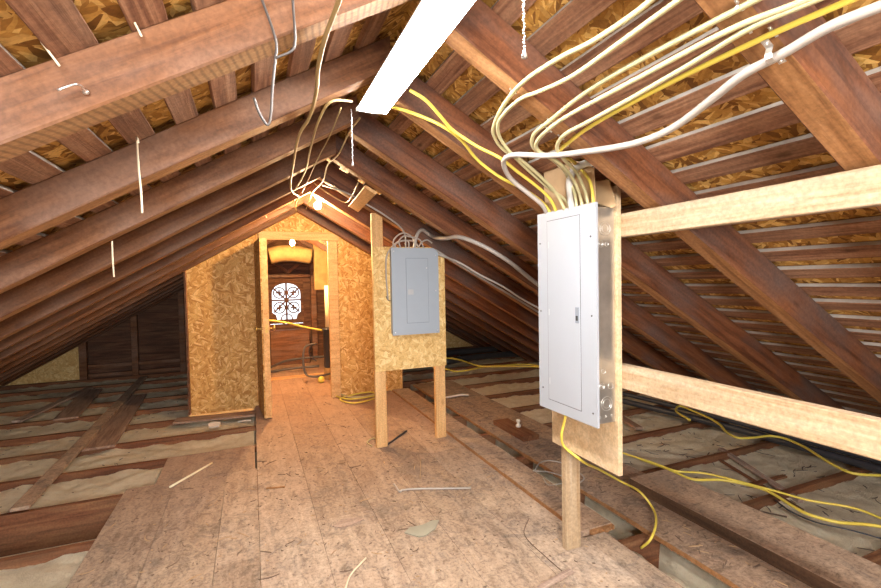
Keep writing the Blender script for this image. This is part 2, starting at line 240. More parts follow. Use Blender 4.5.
# ------------------------------------------------------------------ mesh helpers
def link(name, bm, mat, parent=None, smooth=False, mw=None):
    me = bpy.data.meshes.new(name); bm.normal_update(); bm.to_mesh(me); bm.free()
    for mm in (mat if isinstance(mat, (list, tuple)) else [mat]): me.materials.append(mm)
    if smooth:
        for p in me.polygons: p.use_smooth = True
    o = bpy.data.objects.new(name, me); C.objects.link(o)
    if parent: o.parent = parent
    if mw is not None: o.matrix_world = mw
    return o
def tag(o, label, cat=None, group=None, kind=None):
    if label: o['label'] = label
    if cat: o['category'] = cat
    if group: o['group'] = group
    if kind: o['kind'] = kind
    return o
def struct(o, label=None):
    o['kind'] = 'structure'
    if label: o['label'] = label
    return o
def empty(name, loc, label, cat, group=None):
    o = bpy.data.objects.new(name, None); o.location = loc; o.empty_display_size = .05; C.objects.link(o)
    return tag(o, label, cat, group)
def box(bm, x0, x1, y0, y1, z0, z1, mi=0):
    vs = [bm.verts.new((x, y, z)) for x in (x0, x1) for y in (y0, y1) for z in (z0, z1)]
    for f in ((0, 1, 3, 2), (4, 6, 7, 5), (0, 4, 5, 1), (2, 3, 7, 6), (0, 2, 6, 4), (1, 5, 7, 3)):
        fa = bm.faces.new([vs[i] for i in f]); fa.material_index = mi
    return vs
def bev(bm, w, seg=1):
    bmesh.ops.bevel(bm, geom=bm.edges[:], offset=w, segments=seg, affect='EDGES', profile=.5)
def boxbm(x0, x1, y0, y1, z0, z1, b=0, seg=1):
    bm = bmesh.new(); box(bm, x0, x1, y0, y1, z0, z1)
    if b: bev(bm, b, seg)
    return bm
def beambm(L, w, d, seg=10, jit=.002, bv=.004, plumb=0, seed=0, edge=None):
    """local x along length from 0..L, y centred, z 0..d"""
    bm = bmesh.new(); rings = []
    prof = [(-w/2 + bv, 0), (w/2 - bv, 0), (w/2, bv), (w/2, d - bv), (w/2 - bv, d), (-w/2 + bv, d), (-w/2, d - bv), (-w/2, bv)]
    for i in range(seg + 1):
        x = L * i / seg; r = []
        for k, (py_, pz_) in enumerate(prof):
            xx = x - (plumb * pz_ if i == 0 else 0)
            j = noise.noise(Vector((x * 2.3, k * 1.7, seed * 3.1))) * jit
            j2 = noise.noise(Vector((x * 1.3 + 9, 0, seed * 5.1))) * jit * 1.5
            r.append(bm.verts.new((xx, py_ + j2, pz_ + j)))
        rings.append(r)
    for i in range(seg):
        for k in range(8):
            a, b_ = rings[i], rings[i + 1]; fa = bm.faces.new((a[k], a[(k + 1) % 8], b_[(k + 1) % 8], b_[k])); fa.material_index = 1 if k == edge else (1 if k == 0 and edge == 'under' else 0)
    bm.faces.new(rings[0][::-1]); bm.faces.new(rings[-1])
    bmesh.ops.recalc_face_normals(bm, faces=bm.faces[:])
    return bm
def frame(o, x, y, z):
    return Matrix(((x[0], y[0], z[0], o[0]), (x[1], y[1], z[1], o[1]), (x[2], y[2], z[2], o[2]), (0, 0, 0, 1)))
def beam_between(name, a, b_, w, d, mat, label=None, cat=None, group=None, parent=None, up=(0, 0, 1), roll=0, **kw):
    a, b_ = Vector(a), Vector(b_); x = (b_ - a).normalized(); y = Vector(up).cross(x).normalized(); z = x.cross(y)
    if roll: R = Matrix.Rotation(roll, 3, x); y = R @ y; z = R @ z
    bm = beambm((b_ - a).length, w, d, **kw)
    o = link(name, bm, mat, parent, mw=frame(a, x, y, z))
    if parent: o.parent = parent
    return tag(o, label, cat, group)
def prism(pts, y0, y1, axis='y', bm=None, mi=0):
    bm = bm or bmesh.new()
    def P(u, v, t): return {'y': (u, t, v), 'x': (t, u, v), 'z': (u, v, t)}[axis]
    A = [bm.verts.new(P(u, v, y0)) for u, v in pts]; B = [bm.verts.new(P(u, v, y1)) for u, v in pts]
    fs = [bm.faces.new(A), bm.faces.new(B[::-1])]; n = len(pts)
    for i in range(n): fs.append(bm.faces.new((A[i], B[i], B[(i + 1) % n], A[(i + 1) % n])))
    for f in fs: f.material_index = mi
    bmesh.ops.recalc_face_normals(bm, faces=bm.faces[:]); return bm
def smooth_pts(pts, n=6):
    P = [Vector(p) for p in pts]
    if len(P) < 3: return [P[0].lerp(P[-1], i / 4) for i in range(5)]
    P = [P[0] * 2 - P[1]] + P + [P[-1] * 2 - P[-2]]; out = []
    def T(a, b_): return max((b_ - a).length, 1e-4) ** .5
    for i in range(1, len(P) - 2):
        p0, p1, p2, p3 = P[i - 1:i + 3]; t0 = 0; t1 = t0 + T(p0, p1); t2 = t1 + T(p1, p2); t3 = t2 + T(p2, p3)
        for k in range(n):
            t = t1 + (t2 - t1) * k / n
            A1 = p0 * ((t1 - t) / (t1 - t0)) + p1 * ((t - t0) / (t1 - t0)); A2 = p1 * ((t2 - t) / (t2 - t1)) + p2 * ((t - t1) / (t2 - t1)); A3 = p2 * ((t3 - t) / (t3 - t2)) + p3 * ((t - t2) / (t3 - t2))
            B1 = A1 * ((t2 - t) / (t2 - t0)) + A2 * ((t - t0) / (t2 - t0)); B2 = A2 * ((t3 - t) / (t3 - t1)) + A3 * ((t - t1) / (t3 - t1))
            out.append(B1 * ((t2 - t) / (t2 - t1)) + B2 * ((t - t1) / (t2 - t1)))
    out.append(P[-2]); return out
def tubebm(pts, r, sides=10, flat=1.0, bm=None, sm=True, n=6, closed=False):
    bm = bm or bmesh.new(); P = smooth_pts(pts, n) if sm else [Vector(p) for p in pts]
    N = len(P); rings = []; ref = None
    for i, p in enumerate(P):
        t = (P[min(i + 1, N - 1)] - P[max(i - 1, 0)])
        t = t.normalized() if t.length > 1e-7 else Vector((0, 0, 1))
        if ref is None:
            ref = Vector((0, 0, 1)) if abs(t.z) < .9 else Vector((1, 0, 0))
        a = (ref - t * ref.dot(t)); a = a.normalized() if a.length > 1e-5 else t.orthogonal().normalized(); ref = a; b_ = t.cross(a)
        rings.append([bm.verts.new(p + (a * math.cos(2 * PI * k / sides) * flat + b_ * math.sin(2 * PI * k / sides)) * r) for k in range(sides)])
    for i in range(N - 1):
        for k in range(sides):
            f = bm.faces.new((rings[i][k], rings[i][(k + 1) % sides], rings[i + 1][(k + 1) % sides], rings[i + 1][k])); f.smooth = True
    bm.faces.new(rings[0][::-1]); bm.faces.new(rings[-1]); return bm
def ball(bm, c, r, u=10, v=6, sz=1):
    g = bmesh.ops.create_uvsphere(bm, u_segments=u, v_segments=v, radius=r)
    for q in g['verts']: q.co.z *= sz; q.co += Vector(c)
    for f in {f for q in g['verts'] for f in q.link_faces}: f.smooth = True
def lathe(prof, n=20, bm=None, o=(0, 0, 0), axis=(0, 0, 1)):
    bm = bm or bmesh.new(); rot = Vector((0, 0, 1)).rotation_difference(Vector(axis)).to_matrix(); rings = []
    for r, z in prof:
        rings.append([bm.verts.new(rot @ Vector((max(r, 1e-4) * math.cos(2 * PI * k / n), max(r, 1e-4) * math.sin(2 * PI * k / n), z)) + Vector(o)) for k in range(n)])
    for i in range(len(rings) - 1):
        for k in range(n): bm.faces.new((rings[i][k], rings[i][(k + 1) % n], rings[i + 1][(k + 1) % n], rings[i + 1][k])).smooth = True
    bm.faces.new(rings[0][::-1]); bm.faces.new(rings[-1]); bmesh.ops.recalc_face_normals(bm, faces=bm.faces[:]); return bm
def ringbm(bm, c, R, r, axis, n=20, s=6):
    ax = Vector(axis).normalized(); u = ax.orthogonal().normalized(); v = ax.cross(u)
    rs = []
    for i in range(n):
        a = 2 * PI * i / n; d = u * math.cos(a) + v * math.sin(a)
        rs.append([bm.verts.new(Vector(c) + d * (R + r * math.cos(2 * PI * k / s)) + ax * r * math.sin(2 * PI * k / s)) for k in range(s)])
    for i in range(n):
        for k in range(s): bm.faces.new((rs[i][k], rs[i][(k + 1) % s], rs[(i + 1) % n][(k + 1) % s], rs[(i + 1) % n][k])).smooth = True
    return bm
ORD = 'first second third fourth fifth sixth seventh eighth ninth tenth eleventh twelfth thirteenth fourteenth fifteenth sixteenth seventeenth eighteenth nineteenth twentieth twenty-first twenty-second twenty-third twenty-fourth twenty-fifth twenty-sixth twenty-seventh twenty-eighth twenty-ninth thirtieth'.split()
Y0, Y1 = -2.0, 8.0               # gable walls

# ------------------------------------------------------------------ roof
def slope_frame(side, y, d=0, n=0):
    s = -1 if side == 'left' else 1
    x = Vector((s * CS, 0, -SN)); z = Vector((s * SN, 0, CS)); yv = z.cross(x)
    o = Vector((XR, y, ZR)) + x * d + z * n
    return o, x, yv, z
JX = .035
for side, dep, xe in (('left', DL, -3.9), ('right', DR, 4.85)):
    s = -1 if side == 'left' else 1
    zt = lambda X: ZR - abs(X - XR) * TN + (dep + .021) / CS
    top = (XR + JX, ZR + (dep + .021) / CS - (JX * TN if side == 'right' else -JX * TN))
    pts = [top, (xe, zt(xe)), (xe, zt(xe) + .03), (top[0], top[1] + .03)]
    o = link('ceiling_' + side, prism(pts, Y0, Y1), M['osb_roof']); struct(o)
# rafters
LF = [1.118, 1.67, 2.22, 2.81, 3.45, 4.0, 4.56, 5.12, 5.68, 6.24, 6.80, 7.36, 7.9]
RF = [.665, 1.285, 1.83, 2.39, 2.92, 3.48, 4.04, 4.60, 5.16, 5.72, 6.28, 6.84, 7.40, 7.95]
extraL = {0: 'broad brown rafter on the left slope, nearest the camera, with a bent nail', 1: 'brown rafter on the left slope, second from the camera, a wire looped over it',
          2: 'brown rafter on the left slope, third from the camera, with a large knot', 3: 'brown rafter on the left slope, fourth from the camera, orange lit underside'}
extraR = {0: 'dark rafter on the right slope nearest the camera, white cable clamped across it', 1: 'brown rafter on the right slope passing above the white breaker panel, second from the camera'}
for side, Fs, dep, L in (('left', LF, DL, 4.15), ('right', RF, DR, 4.9)):
    for i, f in enumerate(Fs):
        o_, x, y, z = slope_frame(side, f - .04)
        far = '' if i < 9 else ', beyond the chipboard partition'
        lab = (extraL if side == 'left' else extraR).get(i) or 'dark brown rafter on the %s slope, %s from the camera%s' % (side, ORD[i], far)
        o = link('rafter', beambm(L, .08, dep, 14, .004, .004, TN, i + (20 if side == 'right' else 0), 'under'), [M['rafter' if side == 'left' else 'rafter_r'], M['rafter_sawn' if (i == 0 and side == 'left') else 'rafter_lit_under']], mw=frame(o_, x, y, z))
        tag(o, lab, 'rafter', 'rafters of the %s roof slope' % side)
# battens
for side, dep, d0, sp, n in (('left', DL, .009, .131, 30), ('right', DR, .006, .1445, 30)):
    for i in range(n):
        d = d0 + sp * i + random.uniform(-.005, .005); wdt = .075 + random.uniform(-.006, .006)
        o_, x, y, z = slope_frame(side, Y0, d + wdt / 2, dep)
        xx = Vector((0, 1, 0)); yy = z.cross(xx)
        o = link('roof_batten', beambm(Y1 - Y0, wdt, .0195, 30, .003, .002, 0, i * 1.3 + (50 if side == 'left' else 0), 6 if side == 'left' else 2), [M['batten'], M['batten_lit_edge']], mw=frame(o_, xx, yy, z))
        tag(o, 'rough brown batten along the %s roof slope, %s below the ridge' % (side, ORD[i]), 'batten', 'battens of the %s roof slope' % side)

# ------------------------------------------------------------------ floor, joists, insulation
bm = bmesh.new()
def deck(x0, x1, y0, y1): 
    g = .0011; box(bm, x0 + g, x1 - g, y0 + g, y1 - g, -.022, random.uniform(-.0006, 0))
for (xa, xb, cuts) in ((0, .296, (1.1, 4.5, 6.9)), (.296, .60, (2.52, 5.6)), (.60, .89, (3.43, 5.2)), (.89, 1.20, (2.3, 4.56)), (1.20, 1.5, (1.73, 5.1)),
                       (-.195, -.0, (.6, 2.3)), (-.50, -.195, (1.1, 2.87)), (-.78, -.50, (.6,)), (1.5, 1.63, (-.5,))):
    end = 3.43 if xb <= 0 else Y1
    if xa == 1.5: end = 1.79
    ys = [Y0] + [c for c in cuts if c < end] + [end]
    for a, b_ in zip(ys[:-1], ys[1:]): deck(xa, xb, a, b_)
deck(-.62, -.31, 3.43, 3.93); deck(-.31, -.012, 3.43, 3.93)
struct(link('floor', bm, M['floor']), 'worn dusty timber floor boards')
bm = bmesh.new(); box(bm, -4.0, 5.0, Y0, Y1, -.36, -.32); struct(link('floor_base', bm, M['siding']))
JY = [1.17 + .565 * k for k in range(-2, 13)]
vis = [y for y in JY if y > .4]
for i, yf in enumerate(vis):
    big = abs(yf - 3.43) < .05
    o = link('floor_joist', beambm(7.9, .045, .24, 24, .003, .004, 0, i + 70), M['joist'], mw=frame((-3.35, yf - .025, -.262), (1, 0, 0), (0, 1, 0), (0, 0, 1)))
    lab = 'brown floor joist set in loose insulation, %s from the camera' % ORD[i]
    if big: lab = 'floor joist exposed to its full depth beside the left deck'
    tag(o, lab, 'joist', 'floor joists')
def insul(name, x0, x1, y0, y1, fn, nx, ny, lab):
    bm = bmesh.new(); g = []
    for i in range(nx + 1):
        row = []
        for j in range(ny + 1):
            x = x0 + (x1 - x0) * i / nx; y = y0 + (y1 - y0) * j / ny
            row.append(bm.verts.new((x, y, fn(x, y))))
        g.append(row)
    for i in range(nx):
        for j in range(ny): bm.faces.new((g[i][j], g[i + 1][j], g[i + 1][j + 1], g[i][j + 1])).smooth = True
    r = [g[i][0] for i in range(nx + 1)] + [g[nx][j] for j in range(1, ny + 1)] + [g[i][ny] for i in range(nx - 1, -1, -1)] + [g[0][j] for j in range(ny - 1, 0, -1)]
    lo = [bm.verts.new((v.co.x, v.co.y, -.315)) for v in r]; n = len(r)
    for i in range(n): bm.faces.new((r[i], lo[i], lo[(i + 1) % n], r[(i + 1) % n]))
    bm.faces.new(lo)
    o = link(name, bm, M['insul']); tag(o, lab, 'insulation', kind='stuff'); return o
def lump(x, y):
    v = Vector((x, y, 0))
    edge = min(abs(y - j + .025) for j in JY)
    h = -.065 + .016 * noise.noise(v * 3.0) + .018 * noise.noise(v * 9.0) + .008 * noise.noise(v * 24)
    return h + .02 * math.exp(-(edge / .06) ** 2) * noise.noise(v * 5 + Vector((3, 1, 0))) 
def insL(x, y):
    h = lump(x, y)
    if 2.90 < y < 3.40: h = -.27 + .02 * noise.noise(Vector((x * 4, y * 4, 2)))
    return h
def insR(x, y):
    h = lump(x, y)
    if x < 1.9 and y > 1.0:
        t = (x - 1.52) / .3
        h -= .235 * max(0, min(1, (x - 1.745) / .015)) * (1 if x < 1.95 else 0)
    return h
insul('insulation', -3.6, -.0, .3, Y1 - .05, insL, 150, 330, 'sand coloured loose insulation between the joists left of the deck')
insul('insulation', 1.51, 4.55, .3, Y1 - .05, insR, 140, 330, 'sand coloured loose insulation between the joists right of the deck')

def plank(name, x0, x1, y0, y1, z0, z1, mat, label, cat='plank', group=None, dx=0, seg=14, jit=.004, tilt=0, side=None):
    a = Vector(((x0 + x1) / 2 - dx, y0, z0)); b_ = Vector(((x0 + x1) / 2 + dx, y1, z0 + tilt))
    return beam_between(name, a, b_, x1 - x0, z1 - z0, [M[mat], M[side]] if side else M[mat], label, cat, group, seg=seg, jit=jit, bv=.002, edge=2 if side else None)
plank('loose_board', 1.506, 1.705, 1.82, 5.15, -.020, .018, 'deckboard', 'long worn board along the right edge of the deck, broken near the pine post', 'board')
plank('loose_board', 1.835, 2.36, .3, 5.35, -.020, .004, 'deckboard_dark', 'wide grey weathered board right of the dark slot, splintered orange edge', 'board', jit=.003)
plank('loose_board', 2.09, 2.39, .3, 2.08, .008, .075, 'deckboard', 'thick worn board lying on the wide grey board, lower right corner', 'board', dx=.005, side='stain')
# splintered pale edges of the boards are their own parts
bm = bmesh.new()
for k in range(60):
    y = .35 + k * .083; box(bm, 1.829, 1.8355, y, y + .0825, -.020 + random.uniform(0, .005), .0045 + random.uniform(-.003, .001))
e = link('splintered_edge', bm, M['edge']); e['label'] = 'splintered orange edge'
e.parent = [o for o in C.objects if o.get('label', '').startswith('wide grey')][0]; e.matrix_parent_inverse = e.parent.matrix_world.inverted()
bm = bmesh.new()
for k in range(40):
    y = 1.83 + k * .083; box(bm, 1.501, 1.5075, y, y + .0825, -.016 + random.uniform(0, .005), .018 + random.uniform(-.003, .001))
e = link('splintered_edge', bm, M['edge']); e['label'] = 'orange left edge'
e.parent = [o for o in C.objects if o.get('label', '').startswith('long worn')][0]; e.matrix_parent_inverse = e.parent.matrix_world.inverted()
bm = bmesh.new(); random.seed(3)
for k in range(14):
    x = 1.56 + k * .0105; box(bm, x, x + .01, 1.765 + random.uniform(0, .03) + .022, 1.822, -.012, .010)
e = link('broken_end', bm, M['edge']); e['label'] = 'pale broken end'
e.parent = [o for o in C.objects if o.get('label', '').startswith('long worn')][0]; e.matrix_parent_inverse = e.parent.matrix_world.inverted()
beam_between('loose_plank', (-1.29, 3.37, .0), (-1.43, 7.45, .012), .09, .022, M['deckboard'], 'long pale plank lying slantwise across the left joists, topmost', 'plank', seg=16, jit=.004, bv=.002)
beam_between('loose_plank', (-1.20, 4.45, -.021), (-1.33, 6.4, -.021),   .25, .02, M['plank'], 'wide brown plank under the long pale plank on the left joists', 'plank', seg=10, jit=.003, bv=.002)
beam_between('loose_plank', (-2.17, 5.70, -.02), (-1.98, 7.15, -.02), .09, .022, M['plank_gray'], 'narrow dark plank across the far left joists', 'plank', seg=8, jit=.003, bv=.002)
beam_between('loose_plank', (-1.75, 5.6, -.02), (-1.9, 7.0, -.02), .2, .02, M['plank'], 'short wide plank on the far left joists beside the narrow dark one', 'plank', seg=8, jit=.003, bv=.002)
beam_between('loose_plank', (-.72, 5.0, -.02), (.0, 4.94, -.02), .16, .02, M['plank'], 'pale board lying on the joists below the left chipboard', 'plank', up=(0, 0, 1), seg=8, jit=.003, bv=.002)
beam_between('wood_block', (2.03, 3.52, .006), (2.03, 3.04, .006), .15, .04, M['joist'], 'short brown wood offcut on the wide grey board', 'wood offcut', seg=6, jit=.002, bv=.003)
bm = lathe([(.012, 0), (.022, .003), (.022, .02), (.012, .024), (.012, .045), (.018, .05), (.015, .065), (.004, .068)], 14)
o = link('lamp_socket', bm, M['porc']); o.location = (2.05, 3.26, .0475); tag(o, 'small white porcelain socket standing on the short wood offcut', 'lamp socket')
bm = tubebm([(1.93, 4.52, .022), (2.03, 4.53, .024), (2.12, 4.52, .03), (2.19, 4.5, .022)], .018, 8, .6)
o = link('crushed_paper_tube', bm, M['pink']); tag(o, 'pale crumpled strip on the grey board behind the small panel', 'scrap')
# plumbing pipes at the right eaves
for pts, r, lab in (([(3.25, 4.4, .06), (3.45, 3.51, .04), (3.59, 2.91, .03), (3.66, 2.4, .03), (3.70, 1.58, .03), (3.7, .9, .03)], .028, 'thick black pipe along the right eaves below the lower pine rail'),
                    ([(3.30, 4.4, .12), (3.53, 3.3, .10), (3.66, 2.7, .08), (3.78, 2.0, .05), (3.85, 1.0, .04)], .02, 'thinner black pipe resting on the thick black pipe'),
                    ([(2.7, 6.35, .05), (3.2, 6.5, .05), (3.9, 6.5, .05), (4.1, 6.5, .04)], .05, 'dark round pipe lying across the far right joists, nearer one'),
                    ([(2.7, 6.9, .08), (3.3, 6.95, .08), (3.95, 6.95, .08)], .05, 'dark round pipe lying across the far right joists, farther one')):
    tag(link('black_pipe', tubebm(pts, r, 12), M['bcable']), lab, 'pipe', 'dark pipes at the right eaves')
# sticks and battens lying on the right insulation
for a, b_, w, d, mt, lab in (((3.28, 2.35, -.04), (2.95, 1.62, -.05), .035, .02, 'plank_gray', 'grey stick lying on the insulation under the yellow cable, longer one'),
                             ((2.90, 1.88, -.05), (3.22, 1.86, -.045), .03, .016, 'joist', 'short dark stick on the insulation beside the grey stick'),
                             ((3.10, 2.22, -.05), (2.86, 1.56, -.055), .02, .014, 'joist', 'thin brown stick crossing the grey stick'),
                             ((3.3, 3.72, -.018), (3.05, 2.92, -.018), .07, .02, 'plank', 'pale lath lying over the joists behind the lower pine rail'),
                             ((2.45, 2.57, -.02), (2.56, 2.72, -.01), .016, .01, 'bark', 'black splinter beside the near yellow cable'),
                             ((2.7, 1.55, -.05), (2.55, 1.78, -.055), .012, .008, 'bark', 'thin black splinter on the insulation')):
    beam_between('wood_stick', a, b_, w, d, M[mt], lab, 'stick', 'sticks on the right insulation', seg=5, jit=.003, bv=.002)

# ------------------------------------------------------------------ gable walls and partition
def roof_z(X, off=0.0):
    return min(ZR + (X - XR) * TN + (DL + .03) / CS, ZR - (X - XR) * TN + (DR + .03) / CS) + off
WX0, WX1, WZ0, WZ1 = .27, .80, .62, 1.34
bm = bmesh.new()
def clipped(x0, x1, z0, z1, y0, y1):
    for (a, b_) in ([(x0, XR), (XR, x1)] if x0 < XR < x1 else [(x0, x1)]):
        ta, tb = min(z1, roof_z(a)), min(z1, roof_z(b_))
        if max(ta, tb) <= z0 + .004: continue
        if ta <= z0:                                  # left end above the slope
            a = a + (b_ - a) * (z0 + .002 - ta) / max(tb - ta, 1e-4); ta = z0 + .002
            if roof_z(b_) > z1: pass
        if tb <= z0:
            b_ = b_ + (a - b_) * (z0 + .002 - tb) / max(ta - tb, 1e-4); tb = z0 + .002
        pts = [(a, z0), (b_, z0), (b_, tb)]
        for X in sorted([q for q in ((z1 - ZR - (DL + .03) / CS) / TN + XR, XR - (z1 - ZR - (DR + .03) / CS) / TN) if a < q < b_], reverse=True):
            pts.append((X, z1))
        pts.append((a, ta)); prism(pts, y0, y1, 'y', bm)
z = -.32
while z < 2.4:
    z1 = z + .137
    if z1 > WZ0 and z < WZ1:
        clipped(-4, WX0, z, z1, Y1, Y1 + .02); clipped(WX1, 5, z, z1, Y1, Y1 + .02)
        if z < WZ0: clipped(WX0, WX1, z, WZ0, Y1, Y1 + .02)
        if z1 > WZ1: clipped(WX0, WX1, WZ1, z1, Y1, Y1 + .02)
    else: clipped(-4, 5, z, z1, Y1, Y1 + .02)
    z += .1375
struct(link('wall_far', bm, M['siding']), 'dark board gable wall')
pts = [(-4, -.32), (5, -.32), (5, roof_z(5)), (XR, roof_z(XR) + .02), (-4, roof_z(-4))]
pts = [(-3.85, -.33), (4.8, -.33), (4.8, max(roof_z(4.8), -.3)), (XR, roof_z(XR) + .02), (-3.85, max(roof_z(-3.85), -.3))]
struct(link('wall_near', prism(pts, Y0 - .02, Y0), M['siding']))
# closing boards behind the far siding so that no daylight leaks
bm = prism([(-3.85, -.33), (WX0, -.33), (WX0, roof_z(WX0)), (-3.85, max(roof_z(-3.85), -.3))], Y1 + .021, Y1 + .03)
prism([(WX1, -.33), (4.8, -.33), (4.8, -.3), (WX1, roof_z(WX1))], Y1 + .021, Y1 + .03, 'y', bm)
prism([(WX0, -.33), (WX1, -.33), (WX1, WZ0), (WX0, WZ0)], Y1 + .021, Y1 + .03, 'y', bm)
prism([(WX0, WZ1), (WX1, WZ1), (WX1, roof_z(WX1)), (XR, roof_z(XR)), (WX0, roof_z(WX0))], Y1 + .021, Y1 + .03, 'y', bm)
struct(link('wall_far_sheathing', bm, M['siding']))
DX0, DX1, DZ = .14, .80, 1.775
bm = prism([(-.6, -.02), (DX0, -.02), (DX0, roof_z(DX0, -.035)), (-.6, roof_z(-.6, -.035))], 5.20, 5.214)
prism([(DX0, DZ), (DX1, DZ), (DX1, roof_z(DX1, -.035)), (XR, roof_z(XR, -.035)), (DX0, roof_z(DX0, -.035))], 5.20, 5.214, 'y', bm)
prism([(DX1, -.02), (1.65, -.02), (1.65, roof_z(1.65, -.035)), (DX1, roof_z(DX1, -.035))], 5.20, 5.214, 'y', bm)
struct(link('wall_partition', bm, M['osb_wall']), 'chipboard partition with a doorway')
for nm, x in (('wall_back_left', -.62), ('wall_back_right', 1.655)):
    struct(link(nm, prism([(5.214, -.02), (7.89, -.02), (7.89, roof_z(x, -.04)), (5.214, roof_z(x, -.04))], x - .008, x + .008, 'x'), M['siding']))
# studs of the partition behind the chipboard
# gable studs and rails
for x, w, z1, lab in ((-2.25, .09, .55, 'reddish stud on the far left gable beside the chipboard patch'), (-1.62, .08, .93, 'dark upright stud in the middle of the far left gable'), (-1.0, .08, 1.30, 'dark stud on the far gable next to the partition edge'),
                      (.97, .09, 1.80, 'orange brown stud right of the fretwork window'), (.10, .09, 1.82, 'brown stud left of the fretwork window'), (2.2, .09, 1.05, 'dark stud on the far right gable')):
    o = link('wall_stud', boxbm(x - w / 2, x + w / 2, 7.90, 7.99, -.02, z1, .004), M['rafter']); tag(o, lab, 'stud', 'gable studs')
for x0, x1, z, lab in ((-2.2, -.70, -.0, 'bottom rail of the far left gable framing'), (-2.2, -.70, .13, 'second rail of the far left gable framing'), (.15, .92, 1.40, 'horizontal rail above the fretwork window')):
    o = link('gable_rail', boxbm(x0, x1, 7.93, 7.985, z, z + .05, .003), M['rafter']); tag(o, lab, 'rail', 'gable rails')
beam_between('gable_brace', (.18, 7.93, 1.75), (.55, 7.93, 1.46), .05, .05, M['rafter'], 'left diagonal brace above the fretwork window', 'brace')
beam_between('gable_brace', (.92, 7.93, 1.75), (.58, 7.93, 1.46), .05, .05, M['rafter'], 'right diagonal brace above the fretwork window', 'brace')
o = link('chipboard_patch', prism([(-3.35, -.02), (-2.30, -.02), (-2.30, .48), (-3.15, -.01)], 7.955, 7.97), M['osb_pale']); tag(o, 'golden chipboard patch low on the far left gable', 'chipboard panel')
o = link('chipboard_patch', prism([(2.5, .0), (4.0, .0), (2.9, .63), (2.5, .86)], 7.94, 7.955), M['osb_pale']); tag(o, 'chipboard patch low on the far right gable', 'chipboard panel')
# window with fretwork
wroot = empty('window_1', ((WX0 + WX1) / 2, 7.99, WZ0), None, None); wroot['kind'] = 'structure'
cx, hw = (WX0 + WX1) / 2, .225
def outline(t):   # arched opening with a shouldered top
    pts = []
    for k in range(33):
        a = PI * k / 32; pts.append((cx + hw * math.cos(a), 1.11 + .19 * math.sin(a) ** .8))
    pts += [(cx - hw, .82), (cx - .17, .78), (cx - .15, .70), (cx + .15, .70), (cx + .17, .78), (cx + hw, .82)]
    return pts
ol = outline(0); n = len(ol); bm = bmesh.new()
def rectpt(p):
    dx, dz = p[0] - cx, p[1] - 1.0; s = min((.275 / abs(dx)) if abs(dx) > 1e-4 else 9e9, (.37 / abs(dz)) if abs(dz) > 1e-4 else 9e9); return (cx + dx * s, 1.0 + dz * s)
for y in (7.985, 8.0): pass
A = [bm.verts.new((p[0], 7.985, p[1])) for p in ol]; B = [bm.verts.new((*[rectpt(p)[0]], 7.985, rectpt(p)[1])) for p in ol]
A2 = [bm.verts.new((p[0], 8.0, p[1])) for p in ol]; B2 = [bm.verts.new((rectpt(p)[0], 8.0, rectpt(p)[1])) for p in ol]
for i in range(n):
    j = (i + 1) % n
    bm.faces.new((A[i], A[j], B[j], B[i])); bm.faces.new((A2[i], B2[i], B2[j], A2[j])); bm.faces.new((A[i], A2[i], A2[j], A[j])); bm.faces.new((B[i], B[j], B2[j], B2[i]))
# corners of the board
for sx in (-1, 1):
    for sz in (-1, 1): box(bm, cx + sx * .275 - .06 * (sx > 0) - .0, cx + sx * .275 + .06 * (sx < 0), 7.986, 7.999, 1 + sz * .37 - .06 * (sz > 0), 1 + sz * .37 + .06 * (sz < 0))
bmesh.ops.recalc_face_normals(bm, faces=bm.faces[:])
o = link('window_frame', bm, M['siding'], wroot); o.matrix_parent_inverse = Matrix.Translation(wroot.location).inverted()
bm = bmesh.new()
def rod(a, b_, r=.008): tubebm([(a[0], 7.992, a[1]), (b_[0], 7.992, b_[1])], r, 6, bm=bm, sm=False)
cz = 1.02
rod((cx, .70), (cx, 1.30), .016); rod((cx - hw, cz), (cx + hw, cz), .014)
for sx in (-1, 1):
    for sz in (-1, 1):
        rod((cx, cz), (cx + sx * .2, cz + sz * .2), .013)
        q = (cx + sx * .112, 7.992, cz + sz * .125)
        ringbm(bm, q, .088, .012, (0, 1, 0), 20, 5)
        for ddx, ddz in ((.05, .0), (0, .05)): rod((q[0] - ddx, q[2] - ddz), (q[0] + ddx, q[2] + ddz), .014)
ringbm(bm, (cx, 7.992, .70), .09, .012, (0, 1, 0), 20, 5)
o = link('fretwork', bm, M['siding'], wroot); o.matrix_parent_inverse = Matrix.Translation(wroot.location).inverted(); o['label'] = 'dark cut-out tracery'
# door and frame
droot = empty('door_1', (DX0, 5.2, 0), None, None); droot['kind'] = 'structure'
inv = Matrix.Translation(droot.location).inverted()
def dpart(name, bm, mat, lab=None, parent=None):
    o = link(name, bm, mat, parent or droot); o.matrix_parent_inverse = inv if parent is None else Matrix.Identity(4)
    if lab: o['label'] = lab
    return o
dpart('head_casing', boxbm(.085, .93, 5.165, 5.199, DZ - .005, 1.86, .003), M['pine_warm'])
dpart('jamb', boxbm(DX1, .905, 5.16, 5.199, 0, DZ - .006, .003), M['pine_warm'])
dpart('jamb', boxbm(.09, DX0, 5.16, 5.199, 0, DZ - .006, .003), M['pine_warm'])
leafm = frame((.035, 5.155, 0), (Vector((.045, -.535, 0)).normalized()), Vector((.535, .045, 0)).normalized(), (0, 0, 1))
bm = boxbm(0, .537, 0, .014, .012, 1.735, .001); leaf = link('door_leaf', bm, M['osb_side'], droot); leaf.matrix_parent_inverse = inv; leaf.matrix_basis = leafm
